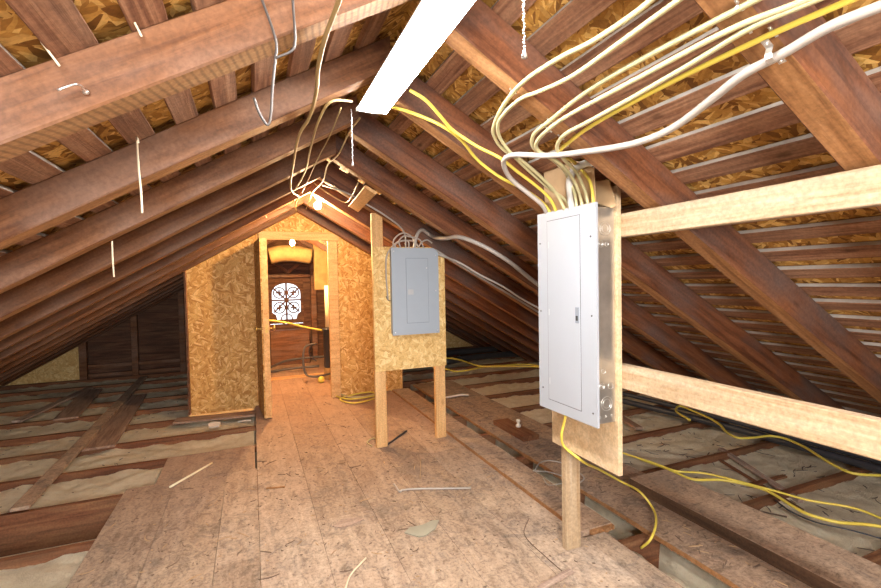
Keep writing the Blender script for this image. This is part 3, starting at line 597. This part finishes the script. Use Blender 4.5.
bm = bmesh.new(); box(bm, .459, .537, .0145, .068, .012, 1.735); box(bm, 0, .078, .0145, .068, .012, 1.735); box(bm, .078, .459, .0145, .068, 1.65, 1.735); box(bm, .078, .459, .0145, .068, .012, .1); box(bm, .078, .459, .0145, .068, .8, .88)
o = link('door_rails', bm, M['pine_warm'], leaf)
bm = lathe([(.012, 0), (.024, .004), (.008, .01), (.008, .03), (.022, .04), (.024, .05), (.014, .06)], 14, o=(.495, -.0, .87), axis=(0, -1, 0))
lathe([(.012, 0), (.024, .004), (.008, .01), (.008, .03), (.022, .04), (.024, .05), (.014, .06)], 14, bm, o=(.495, .069, .87), axis=(0, 1, 0))
box(bm, .5375, .539, .03, .055, .83, .91); ball(bm, (.54, .042, .87), .006)
o = link('door_knob', bm, M['brass'], leaf); o['label'] = 'brass door knob'

# ------------------------------------------------------------------ main breaker panel on its pine frame
fr = empty('pine_frame', (1.385, 1.74, 0), 'new pine frame of two rails, posts and a plywood backboard holding the white panel', 'frame')
inv2 = Matrix.Translation(fr.location).inverted()
def fpart(name, o, lab=None):
    o.parent = fr; o.matrix_parent_inverse = inv2
    if lab: o['label'] = lab
    return o
def vbeam(name, x0, x1, y0, y1, z0, z1, mat):
    """upright, grain along z"""
    bm = beambm(z1 - z0, y1 - y0, x1 - x0, 6, .0008, .003)
    return link(name, bm, M[mat], mw=frame((x0, (y0 + y1) / 2, z0), (0, 0, 1), (0, 1, 0), (1, 0, 0))) if False else link(name, bm, M[mat], mw=frame((x1, (y0 + y1) / 2, z0), (0, 0, 1), (0, 1, 0), (-1, 0, 0)))
fpart('post', vbeam('post', 1.3525, 1.436, 1.735, 1.773, 0, 1.52, 'pine'))
fpart('post', vbeam('post', 1.391, 1.429, 1.56, 1.60, .56, 1.54, 'pine'))
def ybeam(name, x0, x1, y0, y1, z0, z1, mat, s=0):
    bm = beambm(y1 - y0, x1 - x0, z1 - z0, 10, .001, .003, 0, s)
    return link(name, bm, M[mat], mw=frame(((x0 + x1) / 2, y0, z0), (0, 1, 0), (-1, 0, 0), (0, 0, 1)))
fpart('rail', ybeam('rail', 1.3525, 1.3905, -.6, 1.62, 1.458, 1.55, 'pine', 3), 'upper rail')
fpart('rail', ybeam('rail', 1.3525, 1.3905, -.6, 1.62, .855, .95, 'pine', 9), 'lower rail with a knot')
fpart('backboard', link('backboard', boxbm(1.330, 1.352, 1.378, 1.81, .505, 1.66, .001), M['ply'], mw=None))
pn = empty('breaker_panel', (1.33, 1.56, .70), 'large white electrical panel mounted on the pine frame', 'electrical panel')
inv3 = Matrix.Translation(pn.location).inverted()
def ppart(o, par=None, lab=None):
    o.parent = par or pn; o.matrix_parent_inverse = inv3 if par is None else Matrix.Identity(4)
    if lab: o['label'] = lab
    return o
enc = ppart(link('enclosure', boxbm(1.2385, 1.3295, 1.392, 1.75, .722, 1.575, .002), M['galv']), lab='galvanised steel box')
for x, z, R in ((1.283, 1.49, .026), (1.283, 1.49, .015), (1.262, 1.43, .012), (1.262, 1.43, .007), (1.29, 1.43, .008), (1.285, .80, .028), (1.285, .80, .018), (1.262, .872, .012), (1.262, .872, .006), (1.305, .868, .012), (1.27, .93, .01), (1.25, .75, .004), (1.28, .75, .004), (1.31, .75, .004)):
    o = link('knockout', ringbm(bmesh.new(), (x, 1.3915, z), R, .0012, (0, 1, 0), 20, 5), M['steel']); o.parent = enc
cov = ppart(link('cover', prism([(1.380, .712), (1.764, .708), (1.764, 1.594), (1.380, 1.590)], 1.228, 1.238, 'x'), M['white']))
bm = bmesh.new(); box(bm, 1.2262, 1.2283, 1.474, 1.690, .757, 1.553); bev(bm, .0008)
dr = link('panel_door', bm, M['white']); dr.parent = cov
bm = bmesh.new(); box(bm, 1.2276, 1.2281, 1.4715, 1.6925, .7545, 1.5555)
o = link('door_gap', bm, M['gwire']); o.parent = cov; o['label'] = 'thin grey line round the door'
bm = bmesh.new(); box(bm, 1.2235, 1.2262, 1.4785, 1.5015, 1.115, 1.180); bev(bm, .0008)
la = link('latch', bm, M['graydk']); la.parent = dr; la['label'] = 'grey latch plate'
bm = bmesh.new(); box(bm, 1.2215, 1.2236, 1.484, 1.496, 1.125, 1.145); o = link('latch_slot', bm, M['dark']); o.parent = dr; o['label'] = 'black finger slot'
for y, z in ((1.745, 1.459), (1.410, 1.461), (1.744, 1.151), (1.407, 1.15), (1.735, .80), (1.404, .765)):
    bm = lathe([(.004, 0), (.004, .0015), (.0025, .003)], 10, o=(1.228, y, z), axis=(-1, 0, 0)); o = link('screw', bm, M['gwire']); o.parent = cov
for z in (1.449, 1.15, .84):
    bm = bmesh.new(); box(bm, 1.2255, 1.2263, 1.678, 1.684, z - .014, z + .014); o = link('embossed_mark', bm, M['grayl']); o.parent = dr
# cardboard behind the cables
bm = prism([(1.41, 1.598), (1.735, 1.598), (1.748, 1.70), (1.746, 1.80), (1.71, 1.838), (1.62, 1.835), (1.56, 1.80), (1.49, 1.77), (1.42, 1.73)], 1.254, 1.258, 'x')
o = link('kraft_sheet', bm, M['card']); tag(o, 'torn tan cardboard sheet behind the cables above the white panel', 'cardboard')
bm = prism([(1.352, 1.576), (1.37, 1.568), (1.455, 1.60), (1.46, 1.69), (1.386, 1.68)], 1.300, 1.304, 'x')
o = link('kraft_flap', bm, M['card']); tag(o, 'folded tan cardboard flap at the top near corner of the white panel', 'cardboard')

# ------------------------------------------------------------------ small grey panel on its stand
st = empty('panel_stand', (1.165, 3.44, 0), 'chipboard stand on two pine posts carrying the small grey panel', 'stand')
invs = Matrix.Translation(st.location).inverted()
def xpost(x0, x1, y0, y1, z0, z1):
    return link('post', beambm(z1 - z0, x1 - x0, y1 - y0, 6, .001, .003), M['pine_warm'], mw=frame(((x0 + x1) / 2, y1, z0), (0, 0, 1), (1, 0, 0), (0, -1, 0)) if False else frame(((x0 + x1) / 2, y0, z0), (0, 0, 1), (-1, 0, 0), (0, 1, 0)))
for o in (xpost(.868, .956, 3.431, 3.469, 0, 1.83), xpost(1.372, 1.460, 3.431, 3.469, 0, 1.56)): o.parent = st; o.matrix_parent_inverse = invs
o = link('board', boxbm(.866, 1.466, 3.416, 3.4305, .60, 1.57, .001), M['osb_pale'], st); o.matrix_parent_inverse = invs
sp_ = empty('breaker_panel', (1.217, 3.37, .872), 'small blue-grey electrical panel on the chipboard stand', 'electrical panel')
invp = Matrix.Translation(sp_.location).inverted()
e2 = link('enclosure', boxbm(1.0, 1.37, 3.345, 3.4155, .892, 1.545, .002), M['gray'], sp_); e2.matrix_parent_inverse = invp
cv = link('cover', prism([(.99, .884), (1.377, .884), (1.377, 1.52), (1.337, 1.557), (.99, 1.557)], 3.335, 3.3445), M['gray'], sp_); cv.matrix_parent_inverse = invp
o = link('door_gap', boxbm(1.105, 1.289, 3.3343, 3.3352, .972, 1.478), M['graydk']); o.parent = cv
d2 = link('panel_door', boxbm(1.108, 1.286, 3.3325, 3.3346, .975, 1.475, .0006), M['gray']); d2.parent = cv
o = link('nameplate', boxbm(1.118, 1.163, 3.3312, 3.3326, 1.195, 1.235), M['grayl']); o.parent = d2
for x, z in ((1.01, 1.53), (1.355, 1.50), (1.01, .905), (1.36, .905), (1.275, 1.40), (1.35, 1.22)):
    o = link('screw', lathe([(.005, 0), (.005, .002), (.003, .004)], 10, o=(x, 3.335, z), axis=(0, -1, 0)), M['steel']); o.parent = cv
o_, x, y, z = slope_frame('right', 3.28, .34, -.021)
beam_between('cleat', (.74, 2.95, ZR - (.74 - XR) * TN - .022), (.77, 3.62, ZR - (.77 - XR) * TN - .022), .09, .02, M['pine_warm'], 'short pale pine cleat nailed under two right rafters near the ridge', 'cleat', up=(SN, 0, CS), seg=4)

# ------------------------------------------------------------------ lamps
def shop_light(x, y0, y1, zb, label, chains):
    r = empty('shop_light', (x, (y0 + y1) / 2, zb), label, 'ceiling light'); iv = Matrix.Translation(r.location).inverted()
    def p(o, par=None):
        o.parent = par or r; o.matrix_parent_inverse = iv if par is None else Matrix.Identity(4); return o
    p(link('housing', prism([(x - .060, zb + .003), (x + .060, zb + .003), (x + .061, zb + .008), (x + .052, zb + .018), (x - .052, zb + .018), (x - .061, zb + .008)], y0 + .012, y1 - .012), M['fixture']))
    p(link('diffuser', prism([(x - .0595, zb + .0028), (x - .0595, zb + .001), (x - .056, zb - .001), (x, zb - .002), (x + .056, zb - .001), (x + .0595, zb + .001), (x + .0595, zb + .0028)], y0 + .012, y1 - .012), M['diff']))
    for yy in ((y0, y0 + .0115), (y1 - .0115, y1)):
        bm = prism([(x - .056, zb + .019), (x - .063, zb + .008), (x - .062, zb), (x, zb - .003), (x + .062, zb), (x + .063, zb + .008), (x + .056, zb + .019)], yy[0], yy[1])
        p(link('end_cap', bm, M['fixture']))
    for cx_, cy_, z0_, z1_ in chains:
        bm = bmesh.new(); z = z1_
        while z > z0_ + .012: ball(bm, (cx_ + .0012 * math.sin(z * 300), cy_, z), .0026, 6, 4); z -= .0062
        lathe([(.002, .014), (.0045, .008), (.006, 0), (.002, -.001)], 10, bm, o=(cx_, cy_, z0_))
        p(link('pull_chain', bm, M['steel'], None))
    return r
shop_light(.464, .57, 1.80, 1.978, 'long white fluorescent light fixed under the ridge, lit, with pull chains', [(.387, 1.812, 1.764, 1.985), (.497, .75, 1.725, 1.975)])
shop_light(.464, -1.05, .18, 1.978, 'added fluorescent fill light under the ridge, unseen above the camera', [])  # extra fixture added out of view to brighten the attic
b1 = empty('bulb_lamp', (.585, 4.05, 1.97), 'bare lit bulb in a porcelain holder on a right rafter near the ridge', 'lamp', 'bare bulbs')
def bulb(root, c, up, mt):
    iv = Matrix.Translation(root.location).inverted(); up = Vector(up).normalized(); c = Vector(c)
    bm = lathe([(.004, -.034), (.018, -.028), (.029, -.010), (.030, .004), (.024, .02), (.015, .034), (.0135, .046)], 18, o=c, axis=up)
    o = link('bulb', bm, mt, root); o.matrix_parent_inverse = iv
    o = link('lamp_holder', lathe([(.017, .047), (.03, .052), (.055, .064), (.055, .075)], 20, o=c, axis=up), M['porc'], root); o.matrix_parent_inverse = iv
bulb(b1, (.548, 4.02, 1.965), (.35, 0, 1), M['bulb'])
b2 = empty('bulb_lamp', (.50, 5.9, 1.80), 'bare lit bulb seen through the doorway just under the door head', 'lamp', 'bare bulbs')
bulb(b2, (.483, 5.9, 1.80), (0, 0, 1), M['bulb2'])
o = link('lamp_cord', tubebm([(.483, 5.9, 1.876), (.483, 5.9, 1.98), (.484, 5.9, 2.12)], .006, 8), M['oldcable'], b2); o.matrix_parent_inverse = Matrix.Translation(b2.location).inverted()

# ------------------------------------------------------------------ cables
def cable(key, r, mat, label, cat='cable', name='cable', group=None, flat=1.0, sides=8):
    o = link(name, tubebm(CAB[key], r, sides, flat), M[mat]); return tag(o, label, cat, group)
G1 = 'cables feeding the white panel'
cable('y1', .0068, 'cream', 'cream cable crossing the rafters highest, looping down into the white panel', group=G1)
cable('y2', .0064, 'cream', 'cream cable second from the top, curling left above the white panel', group=G1)
cable('y3', .0068, 'cream', 'cream cable third from the top, entering the white panel', group=G1)
cable('y4', .0066, 'cream', 'cream cable fourth from the top, entering the white panel', group=G1)
cable('y5', .0066, 'cream', 'cream cable just above the deep yellow one, entering the white panel', group=G1)
cable('y6', .0066, 'yellow', 'deep yellow cable lowest of the yellow run above the white panel', group=G1)
cable('white', .0102, 'wcable', 'thick white cable sweeping from the near right rafter to the white panel', group=G1)
cable('conduit', .0155, 'gcable', 'thick grey cable dropping straight into the top of the white panel', group=G1)
cable('ly1', .0068, 'yellow', 'lower yellow cable along the second right rafter from the light to the panel', group=G1)
cable('ly2', .0068, 'yellow', 'upper yellow cable along the second right rafter from the light to the panel', group=G1)
G2 = 'cables feeding the small grey panel'
cable('g1', .014, 'wcable', 'thick white cable arching from the small grey panel toward the white panel', group=G2)
cable('g2', .009, 'wcable', 'white cable running down the right slope below the thick white one', group=G2)
cable('g2b', .02, 'gcable', 'flat brown-grey cable bundle clipped beside the white cable', group=G2, flat=.4)
cable('g3', .006, 'wcable', 'thin pale cable slanting from the ridge to the small grey panel', group=G2)
for k, l in (('loop1', 'outermost'), ('loop2', 'second'), ('loop3', 'long'), ('loop4', 'right'), ('loop5', 'low')):
    cable(k, .006, 'wcable', {'loop1': 'white cable making the tallest left loop on top of the small grey panel', 'loop2': 'white cable making the middle loop on top of the small grey panel', 'loop3': 'white cable running down the left edge of the small grey panel', 'loop4': 'short white cable curling right on top of the small grey panel', 'loop5': 'low flat white cable loop on top of the small grey panel'}[k], group=G2)
cable('blackleft', .003, 'bcable', 'short black wire sticking out left of the small grey panel')
G3 = 'old yellowed cables under the ridge'
cable('h1', .006, 'oldcable', 'long yellowed cable hanging from the near left rafter down to the door apex', group=G3)
cable('h2', .005, 'oldcable', 'yellowed cable leaving the end of the fluorescent light to the left', group=G3)
cable('h3', .003, 'oldcable', 'thin yellowed cord between the two hanging cables', group=G3)
cable('h4', .005, 'oldcable', 'yellowed cable running along the ridge to the bare bulb', group=G3)
cable('h5', .006, 'oldcable', 'short yellowed cable end above the door head', group=G3)
cable('h6', .005, 'oldcable', 'yellowed cable running across the right rafters beside the pine cleat', group=G3)
cable('b1', .0027, 'gwire', 'dark bent wire hanging over the first left rafter', 'wire', 'hanging_wire')
cable('b2', .0027, 'gwire', 'second dark wire hooked across the bent wire on the first left rafter', 'wire', 'hanging_wire')
cable('s1', .003, 'string', 'knotted string hanging from the second left rafter', 'string', 'hanging_string')
cable('s2', .003, 'string', 'short knotted string hanging from the third left rafter', 'string', 'hanging_string')
cable('s3', .004, 'string', 'bent wire hanging near the ridge left of the door head', 'wire', 'hanging_wire')
cable('fA', .0065, 'yellow', 'thin yellow cable crossing the right insulation, upper of the near two', group='yellow cables on the right joists')
cable('fB', .0085, 'yellow', 'thicker yellow cable crossing the right insulation, lower of the near two', group='yellow cables on the right joists')
cable('fC', .0085, 'yellow', 'yellow cable with a loop under the lower pine rail', group='yellow cables on the right joists')
cable('fD', .011, 'yellow', 'pale yellow cable behind the stand dipping from above', group='yellow cables on the right joists')
cable('fE', .011, 'yellow', 'pale yellow cable behind the stand sagging from below', group='yellow cables on the right joists')
cable('pc', .0062, 'yellow', 'yellow cable hanging from the bottom of the white panel into the floor slot')
cable('wl1', .004, 'wcable', 'white wire arch standing over the floor slot by the pine post', 'wire', 'loose_wire')
cable('wl2', .004, 'wcable', 'flat white wire across the floor slot by the pine post', 'wire', 'loose_wire')
cable('wl3', .003, 'wcable', 'short white wire hook beside the floor slot', 'wire', 'loose_wire')
cable('dk', .004, 'bcable', 'thin black wire on the insulation below the yellow cables', 'wire', 'loose_wire')
cable('coil1', .008, 'yellow', 'coil of yellow cable on the deck beside the door jamb')
cable('coil2', .008, 'cream', 'pale cable end lying behind the yellow coil by the door jamb')
cable('ww', .007, 'paper', 'straight white stick lying on the left part of the deck', 'stick', 'white_stick')
cable('bw', .006, 'wcable', 'bent white cable offcut in the middle of the deck', 'cable offcut', 'cable_offcut')
cable('cw', .004, 'string', 'curved pale strip at the bottom middle of the deck', 'strip', 'wood_strip')
cable('tw', .0018, 'bark', 'thin curved dark twig on the deck left of the pine post', 'twig', 'twig')
cable('sw', .003, 'chip', 'thin straight straw on the deck in front of the stand', 'straw', 'straw')
cable('yw', .005, 'cream', 'short bent yellow wire by the left post of the stand', 'wire', 'loose_wire')
# clamp holding the white cable, staples along the yellow ones
def clamp(c, label, s=1.0):
    o_, x, y, z = slope_frame('right', c[1]); c = Vector(c)
    bm = bmesh.new(); w = .007 * s
    prof = [(-.034, .010), (-.015, .010), (-.012, -.004), (-.006, -.012), (.006, -.012), (.012, -.004), (.015, .010), (.034, .010)]
    prev = None
    for a, h in prof:
        cur = [bm.verts.new((a * s, sx * w, h * s + t)) for sx in (-1, 1) for t in (0, .0018)]
        if prev:
            for f in ((0, 1, 3, 2),): pass
            bm.faces.new((prev[0], prev[2], cur[2], cur[0])); bm.faces.new((prev[1], cur[1], cur[3], prev[3])); bm.faces.new((prev[0], cur[0], cur[1], prev[1])); bm.faces.new((prev[2], prev[3], cur[3], cur[2]))
        prev = cur
    bmesh.ops.recalc_face_normals(bm, faces=bm.faces[:])
    for a in (-.026, .026): ball(bm, (a * s, 0, .008 * s), .0045 * s, 8, 5, .5)
    o = link('cable_clamp', bm, M['steel'], mw=frame(c, x, y, z)); tag(o, label, 'clamp')
clamp((.988, .598, 1.742), 'bright metal strap clamp holding the white cable to the near right rafter')
for key, i, lab in (('y3', 0, 'third'), ('y5', 1, 'fifth'), ('y6', 1, 'deep yellow')):
    pass
for k, (key, t, lab) in enumerate((('y3', (.89, .60, 1.82), 'highest cream cable on the nearest right rafter'), ('y5', (.928, .61, 1.788), 'lower cream pair on the nearest right rafter'), ('y6', (.967, .585, 1.776), 'deep yellow cable on the nearest right rafter'),
                     ('y1', (.775, 1.24, 1.887), 'two cream cables at the left edge of the second right rafter'), ('y3', (.912, 1.235, 1.808), 'cream cable above the bend on the second right rafter'), ('y4', (.925, 1.262, 1.79), 'neighbouring cream cable just below that bend'), ('y5', (.965, 1.25, 1.766), 'lower cream cables on the second right rafter'))):
    clamp(t, 'small staple over the ' + lab, .42)
# bent nail on the near left rafter, knots of string
bm = tubebm([(-.271, 1.033, 1.658), (-.271, 1.0, 1.66), (-.275, .985, 1.655), (-.298, .98, 1.640)], .002, 8); ball(bm, (-.271, 1.028, 1.659), .006, 8, 6, .8)
tag(link('nail', bm, M['steel']), 'bent nail sticking out of the nearest left rafter', 'nail')
for a, b_, lab in (((-.19, 1.02, 1.80), (-.175, 1.0, 1.765), 'pale nail at the top edge of the nearest left rafter, right one'), ((-.33, 1.02, 1.735), (-.30, 1.0, 1.69), 'pale nail at the top edge of the nearest left rafter, left one')):
    tag(link('nail', tubebm([a, b_], .0022, 6), M['string']), lab, 'nail')

# ------------------------------------------------------------------ things in the back room
o = link('insulation_batt', tubebm([(.25, 7.0, 1.70), (.40, 7.0, 1.735), (.62, 7.0, 1.735), (.83, 7.0, 1.70)], .15, 14, .8), M['kraftbatt']); tag(o, 'bulging yellow insulation batt behind the door head', 'insulation batt')
bm = boxbm(.0, .05, 0, .34, 0, .72, .02, 2)
o = link('insulation_batt', bm, M['kraftbatt'], mw=frame((.87, 6.98, 1.19), (0, 1, 0), (1, 0, 0), (0, 0, 1))); tag(o, 'flat yellow insulation batt hanging right of the doorway view', 'insulation batt')
o = link('paper_roll', lathe([(.02, 0), (.055, .002), (.055, .56), (.03, .562)], 18), M['paper']); o.location = (.955, 6.2, .70); tag(o, 'pale upright roll standing in the black canister', 'roll')
cn = empty('canister', (.93, 6.2, 0), 'black upright canister with a yellow foot in the back room', 'canister')
lathe_b = lathe([(.06, 0), (.064, .02), (.064, .14), (.06, .16)], 18); o = link('foot', lathe_b, M['kraftbatt'], cn); o['label'] = 'yellow foot'
o = link('body', lathe([(.058, .161), (.06, .17), (.06, .66), (.07, .665), (.07, .69), (.03, .692)], 20), M['bcable'], cn)
tag(link('bent_pipe_frame', tubebm([(.93, 6.05, .10), (.72, 6.0, .09), (.62, 6.05, .12), (.60, 6.1, .40), (.63, 6.12, .47), (.76, 6.15, .50)], .014, 10), M['gwire']), 'bent grey pipe frame on the floor by the black canister', 'pipe frame')
tag(link('bent_pipe_frame', tubebm([(.77, 6.15, .50), (.70, 6.3, .42), (.72, 6.4, .30), (.80, 6.4, .22)], .008, 8), M['gwire']), 'thin curved hose behind the bent grey pipe frame', 'hose')
tag(link('yellow_hose', tubebm([(.18, 6.25, .83), (.40, 6.25, .79), (.62, 6.25, .72), (.86, 6.24, .66)], .012, 8), M['yellow']), 'yellow pole sloping across the doorway view to the canister', 'pole')
for pts, lab in (([(.22, 7.3, .03), (.45, 7.25, .12), (.72, 7.2, .15), (1.1, 7.2, .15)], 'upper grey metal bar on the back room floor'), ([(.20, 7.0, .02), (.5, 6.95, .05), (.9, 6.9, .06)], 'lower grey metal bar on the back room floor')):
    tag(link('metal_bar', tubebm(pts, .018, 8), M['gwire']), lab, 'bar')
bm = bmesh.new(); ball(bm, (0, 0, .045), .045, 12, 8); o = link('yellow_ball', bm, M['yellow']); o.location = (.80, 6.0, .0); tag(o, 'round yellow object in front of the black canister', 'ball')
o = link('threshold_plank', boxbm(.15, 1.2, 6.45, 6.58, 0, .02, .003), M['pine_warm']); tag(o, 'yellow timber strip across the back room floor', 'plank')
o = link('wooden_crate', boxbm(.25, .85, 7.60, 7.85, 0, .55, .01), M['rafter']); tag(o, 'brown wooden box under the fretwork window', 'box')

# ------------------------------------------------------------------ litter on the deck
random.seed(11)
bm = bmesh.new()
def flake(x, y, L, w, a, z, mi, bend):
    ca, sa = math.cos(a), math.sin(a); n = 4; top = []; 
    for i in range(n + 1):
        t = i / n - .5; ww = w * (1 - abs(t) * 1.5) + .0006; off = bend * (t * t) * L
        for s in (-1, 1):
            px_, py_ = t * L, off + s * ww
            top.append((x + px_ * ca - py_ * sa, y + px_ * sa + py_ * ca))
    T = [bm.verts.new((p[0], p[1], z + .0025)) for p in top]; B = [bm.verts.new((p[0], p[1], z)) for p in top]
    for i in range(n):
        k = i * 2
        for f in ((T[k], T[k + 1], T[k + 3], T[k + 2]), (B[k], B[k + 2], B[k + 3], B[k + 1]), (T[k], T[k + 2], B[k + 2], B[k]), (T[k + 1], B[k + 1], B[k + 3], T[k + 3])):
            bm.faces.new(f).material_index = mi
for k in range(900):
    x = random.uniform(-.74, 1.46); y = random.betavariate(1.6, 2.2) * 5.2 + .7
    if x < 0 and y > 3.4: continue
    big = random.random() < .12
    flake(x, y, random.uniform(.03, .09) if big else random.uniform(.004, .022), random.uniform(.0006, .0028), random.uniform(0, PI), .0004, 0 if random.random() < .62 else 1, random.uniform(-.8, .8))
for k in range(220):
    x = random.uniform(1.88, 2.07); y = random.uniform(1.1, 4.6); flake(x if random.random() < .6 else random.uniform(1.86, 2.3), y if y > 2.1 else y, random.uniform(.008, .06), random.uniform(.001, .003), random.uniform(0, PI), .0048, random.choice((0, 0, 1)), 0)
bmesh.ops.recalc_face_normals(bm, faces=bm.faces[:])
o = link('debris', bm, [M['bark'], M['chip']]); tag(o, 'dark and pale splinters scattered over the deck', 'debris', kind='stuff')
random.seed(5); bm = bmesh.new(); 
for sgn in (-1, 1):
    for k in range(160):
        if sgn < 0: x, y = random.uniform(-2.6, -.8), random.uniform(3.5, 6.5)
        else: x, y = random.uniform(2.45, 3.6), random.uniform(1.2, 3.4)
        flake(x, y, random.uniform(.01, .07) * (1.6 if sgn > 0 else .6), random.uniform(.001, .004), random.uniform(0, PI), lump(x, y) + .003, 0, random.uniform(-.5, .5))
bmesh.ops.recalc_face_normals(bm, faces=bm.faces[:])
o = link('debris', bm, M['bark']); tag(o, 'dark splinters scattered over the loose insulation', 'debris', kind='stuff')
o = link('slate_flake', prism([(.69, 2.20), (.73, 2.235), (.80, 2.23), (.86, 2.25), (.90, 2.24), (.85, 2.17), (.78, 2.13), (.745, 2.135)], .0008, .006, 'z'), M['slate']); tag(o, 'greenish slate flake in the middle of the deck', 'slate flake')
o = link('slate_flake', prism([(.36, 2.42), (.42, 2.47), (.50, 2.46), (.53, 2.42), (.46, 2.39), (.40, 2.385)], .0008, .005, 'z'), M['plank_gray']); tag(o, 'curled brown flake on the deck left of the slate flake', 'flake')
beam_between('wood_strip', (.90, 1.52, .001), (1.27, 1.60, .001), .03, .010, M['plank_gray'], 'grey splintered strip at the bottom edge of the deck', 'strip', seg=6, jit=.003, bv=.002)
beam_between('wood_strip', (.955, 3.45, .001), (1.20, 3.70, .001), .014, .012, M['bcable'], 'black curved stick leaning at the left post of the stand', 'stick', seg=5, jit=.003, bv=.002)
beam_between('wood_strip', (.05, 3.05, .001), (.16, 3.02, .001), .016, .006, M['edge'], 'orange wood chip on the left part of the deck', 'wood chip', seg=3, jit=.001, bv=.001)
for (x, y, r_, lab) in ((-.36, 4.72, .3, 'crumpled paper scrap on the insulation below the chipboard, left one'), (-.10, 4.70, -.4, 'crumpled paper scrap beside the foot of the door')):
    bm = prism([(-.05, -.03), (.03, -.05), (.06, .01), (.0, .05), (-.05, .03)], 0, .012, 'z'); o = link('paper_scrap', bm, M['pink'], mw=Matrix.Translation((x, y, -.018)) @ Matrix.Rotation(r_, 4, 'X') @ Matrix.Rotation(r_, 4, 'Z')); tag(o, lab, 'paper scrap')

# ------------------------------------------------------------------ light, world, camera
w = bpy.data.worlds.new('World'); bpy.context.scene.world = w; w.use_nodes = True
w.node_tree.nodes['Background'].inputs[0].default_value = (.85, .93, 1, 1); w.node_tree.nodes['Background'].inputs[1].default_value = LIGHT['world']
def area(name, loc, target, size, power, col):
    l = bpy.data.lights.new(name, 'AREA'); l.shape = 'DISK'; l.size = size; l.energy = power; l.color = col
    o = bpy.data.objects.new(name, l); C.objects.link(o); o.location = loc
    o.rotation_euler = (Vector(target) - Vector(loc)).to_track_quat('-Z', 'Y').to_euler(); return o
area('added_fill_lamp', (-.15, -1.5, 1.45), (.2, 4.0, .5), 1.0, LIGHT['fill_lamp'], (1, .96, .92))  # soft fill lamp added out of view behind the camera
sc = bpy.context.scene
cam = bpy.data.cameras.new('camera'); co = bpy.data.objects.new('camera', cam); C.objects.link(co)
cam.sensor_width = 36; cam.lens = 452.85 / 881 * 36; cam.clip_start = .02
yaw, pitch, roll = [math.radians(a) for a in (22.642, -1.710, -1.097)]
f = Vector((math.sin(yaw) * math.cos(pitch), math.cos(yaw) * math.cos(pitch), math.sin(pitch)))
r = Vector((math.cos(yaw), -math.sin(yaw), 0)); u = r.cross(f)
r2 = r * math.cos(roll) + u * math.sin(roll); u2 = -r * math.sin(roll) + u * math.cos(roll)
co.matrix_world = frame((0, 0, 1.3), r2, u2, -f); sc.camera = co
sc.view_settings.view_transform = 'Standard'; sc.view_settings.look = 'None'; sc.view_settings.gamma = 1; sc.view_settings.use_curve_mapping = False
sc.view_settings.exposure = LIGHT['exposure']
sc.cycles.use_denoising = True; sc.cycles.max_bounces = 10; sc.cycles.diffuse_bounces = 6; sc.cycles.sample_clamp_indirect = 6
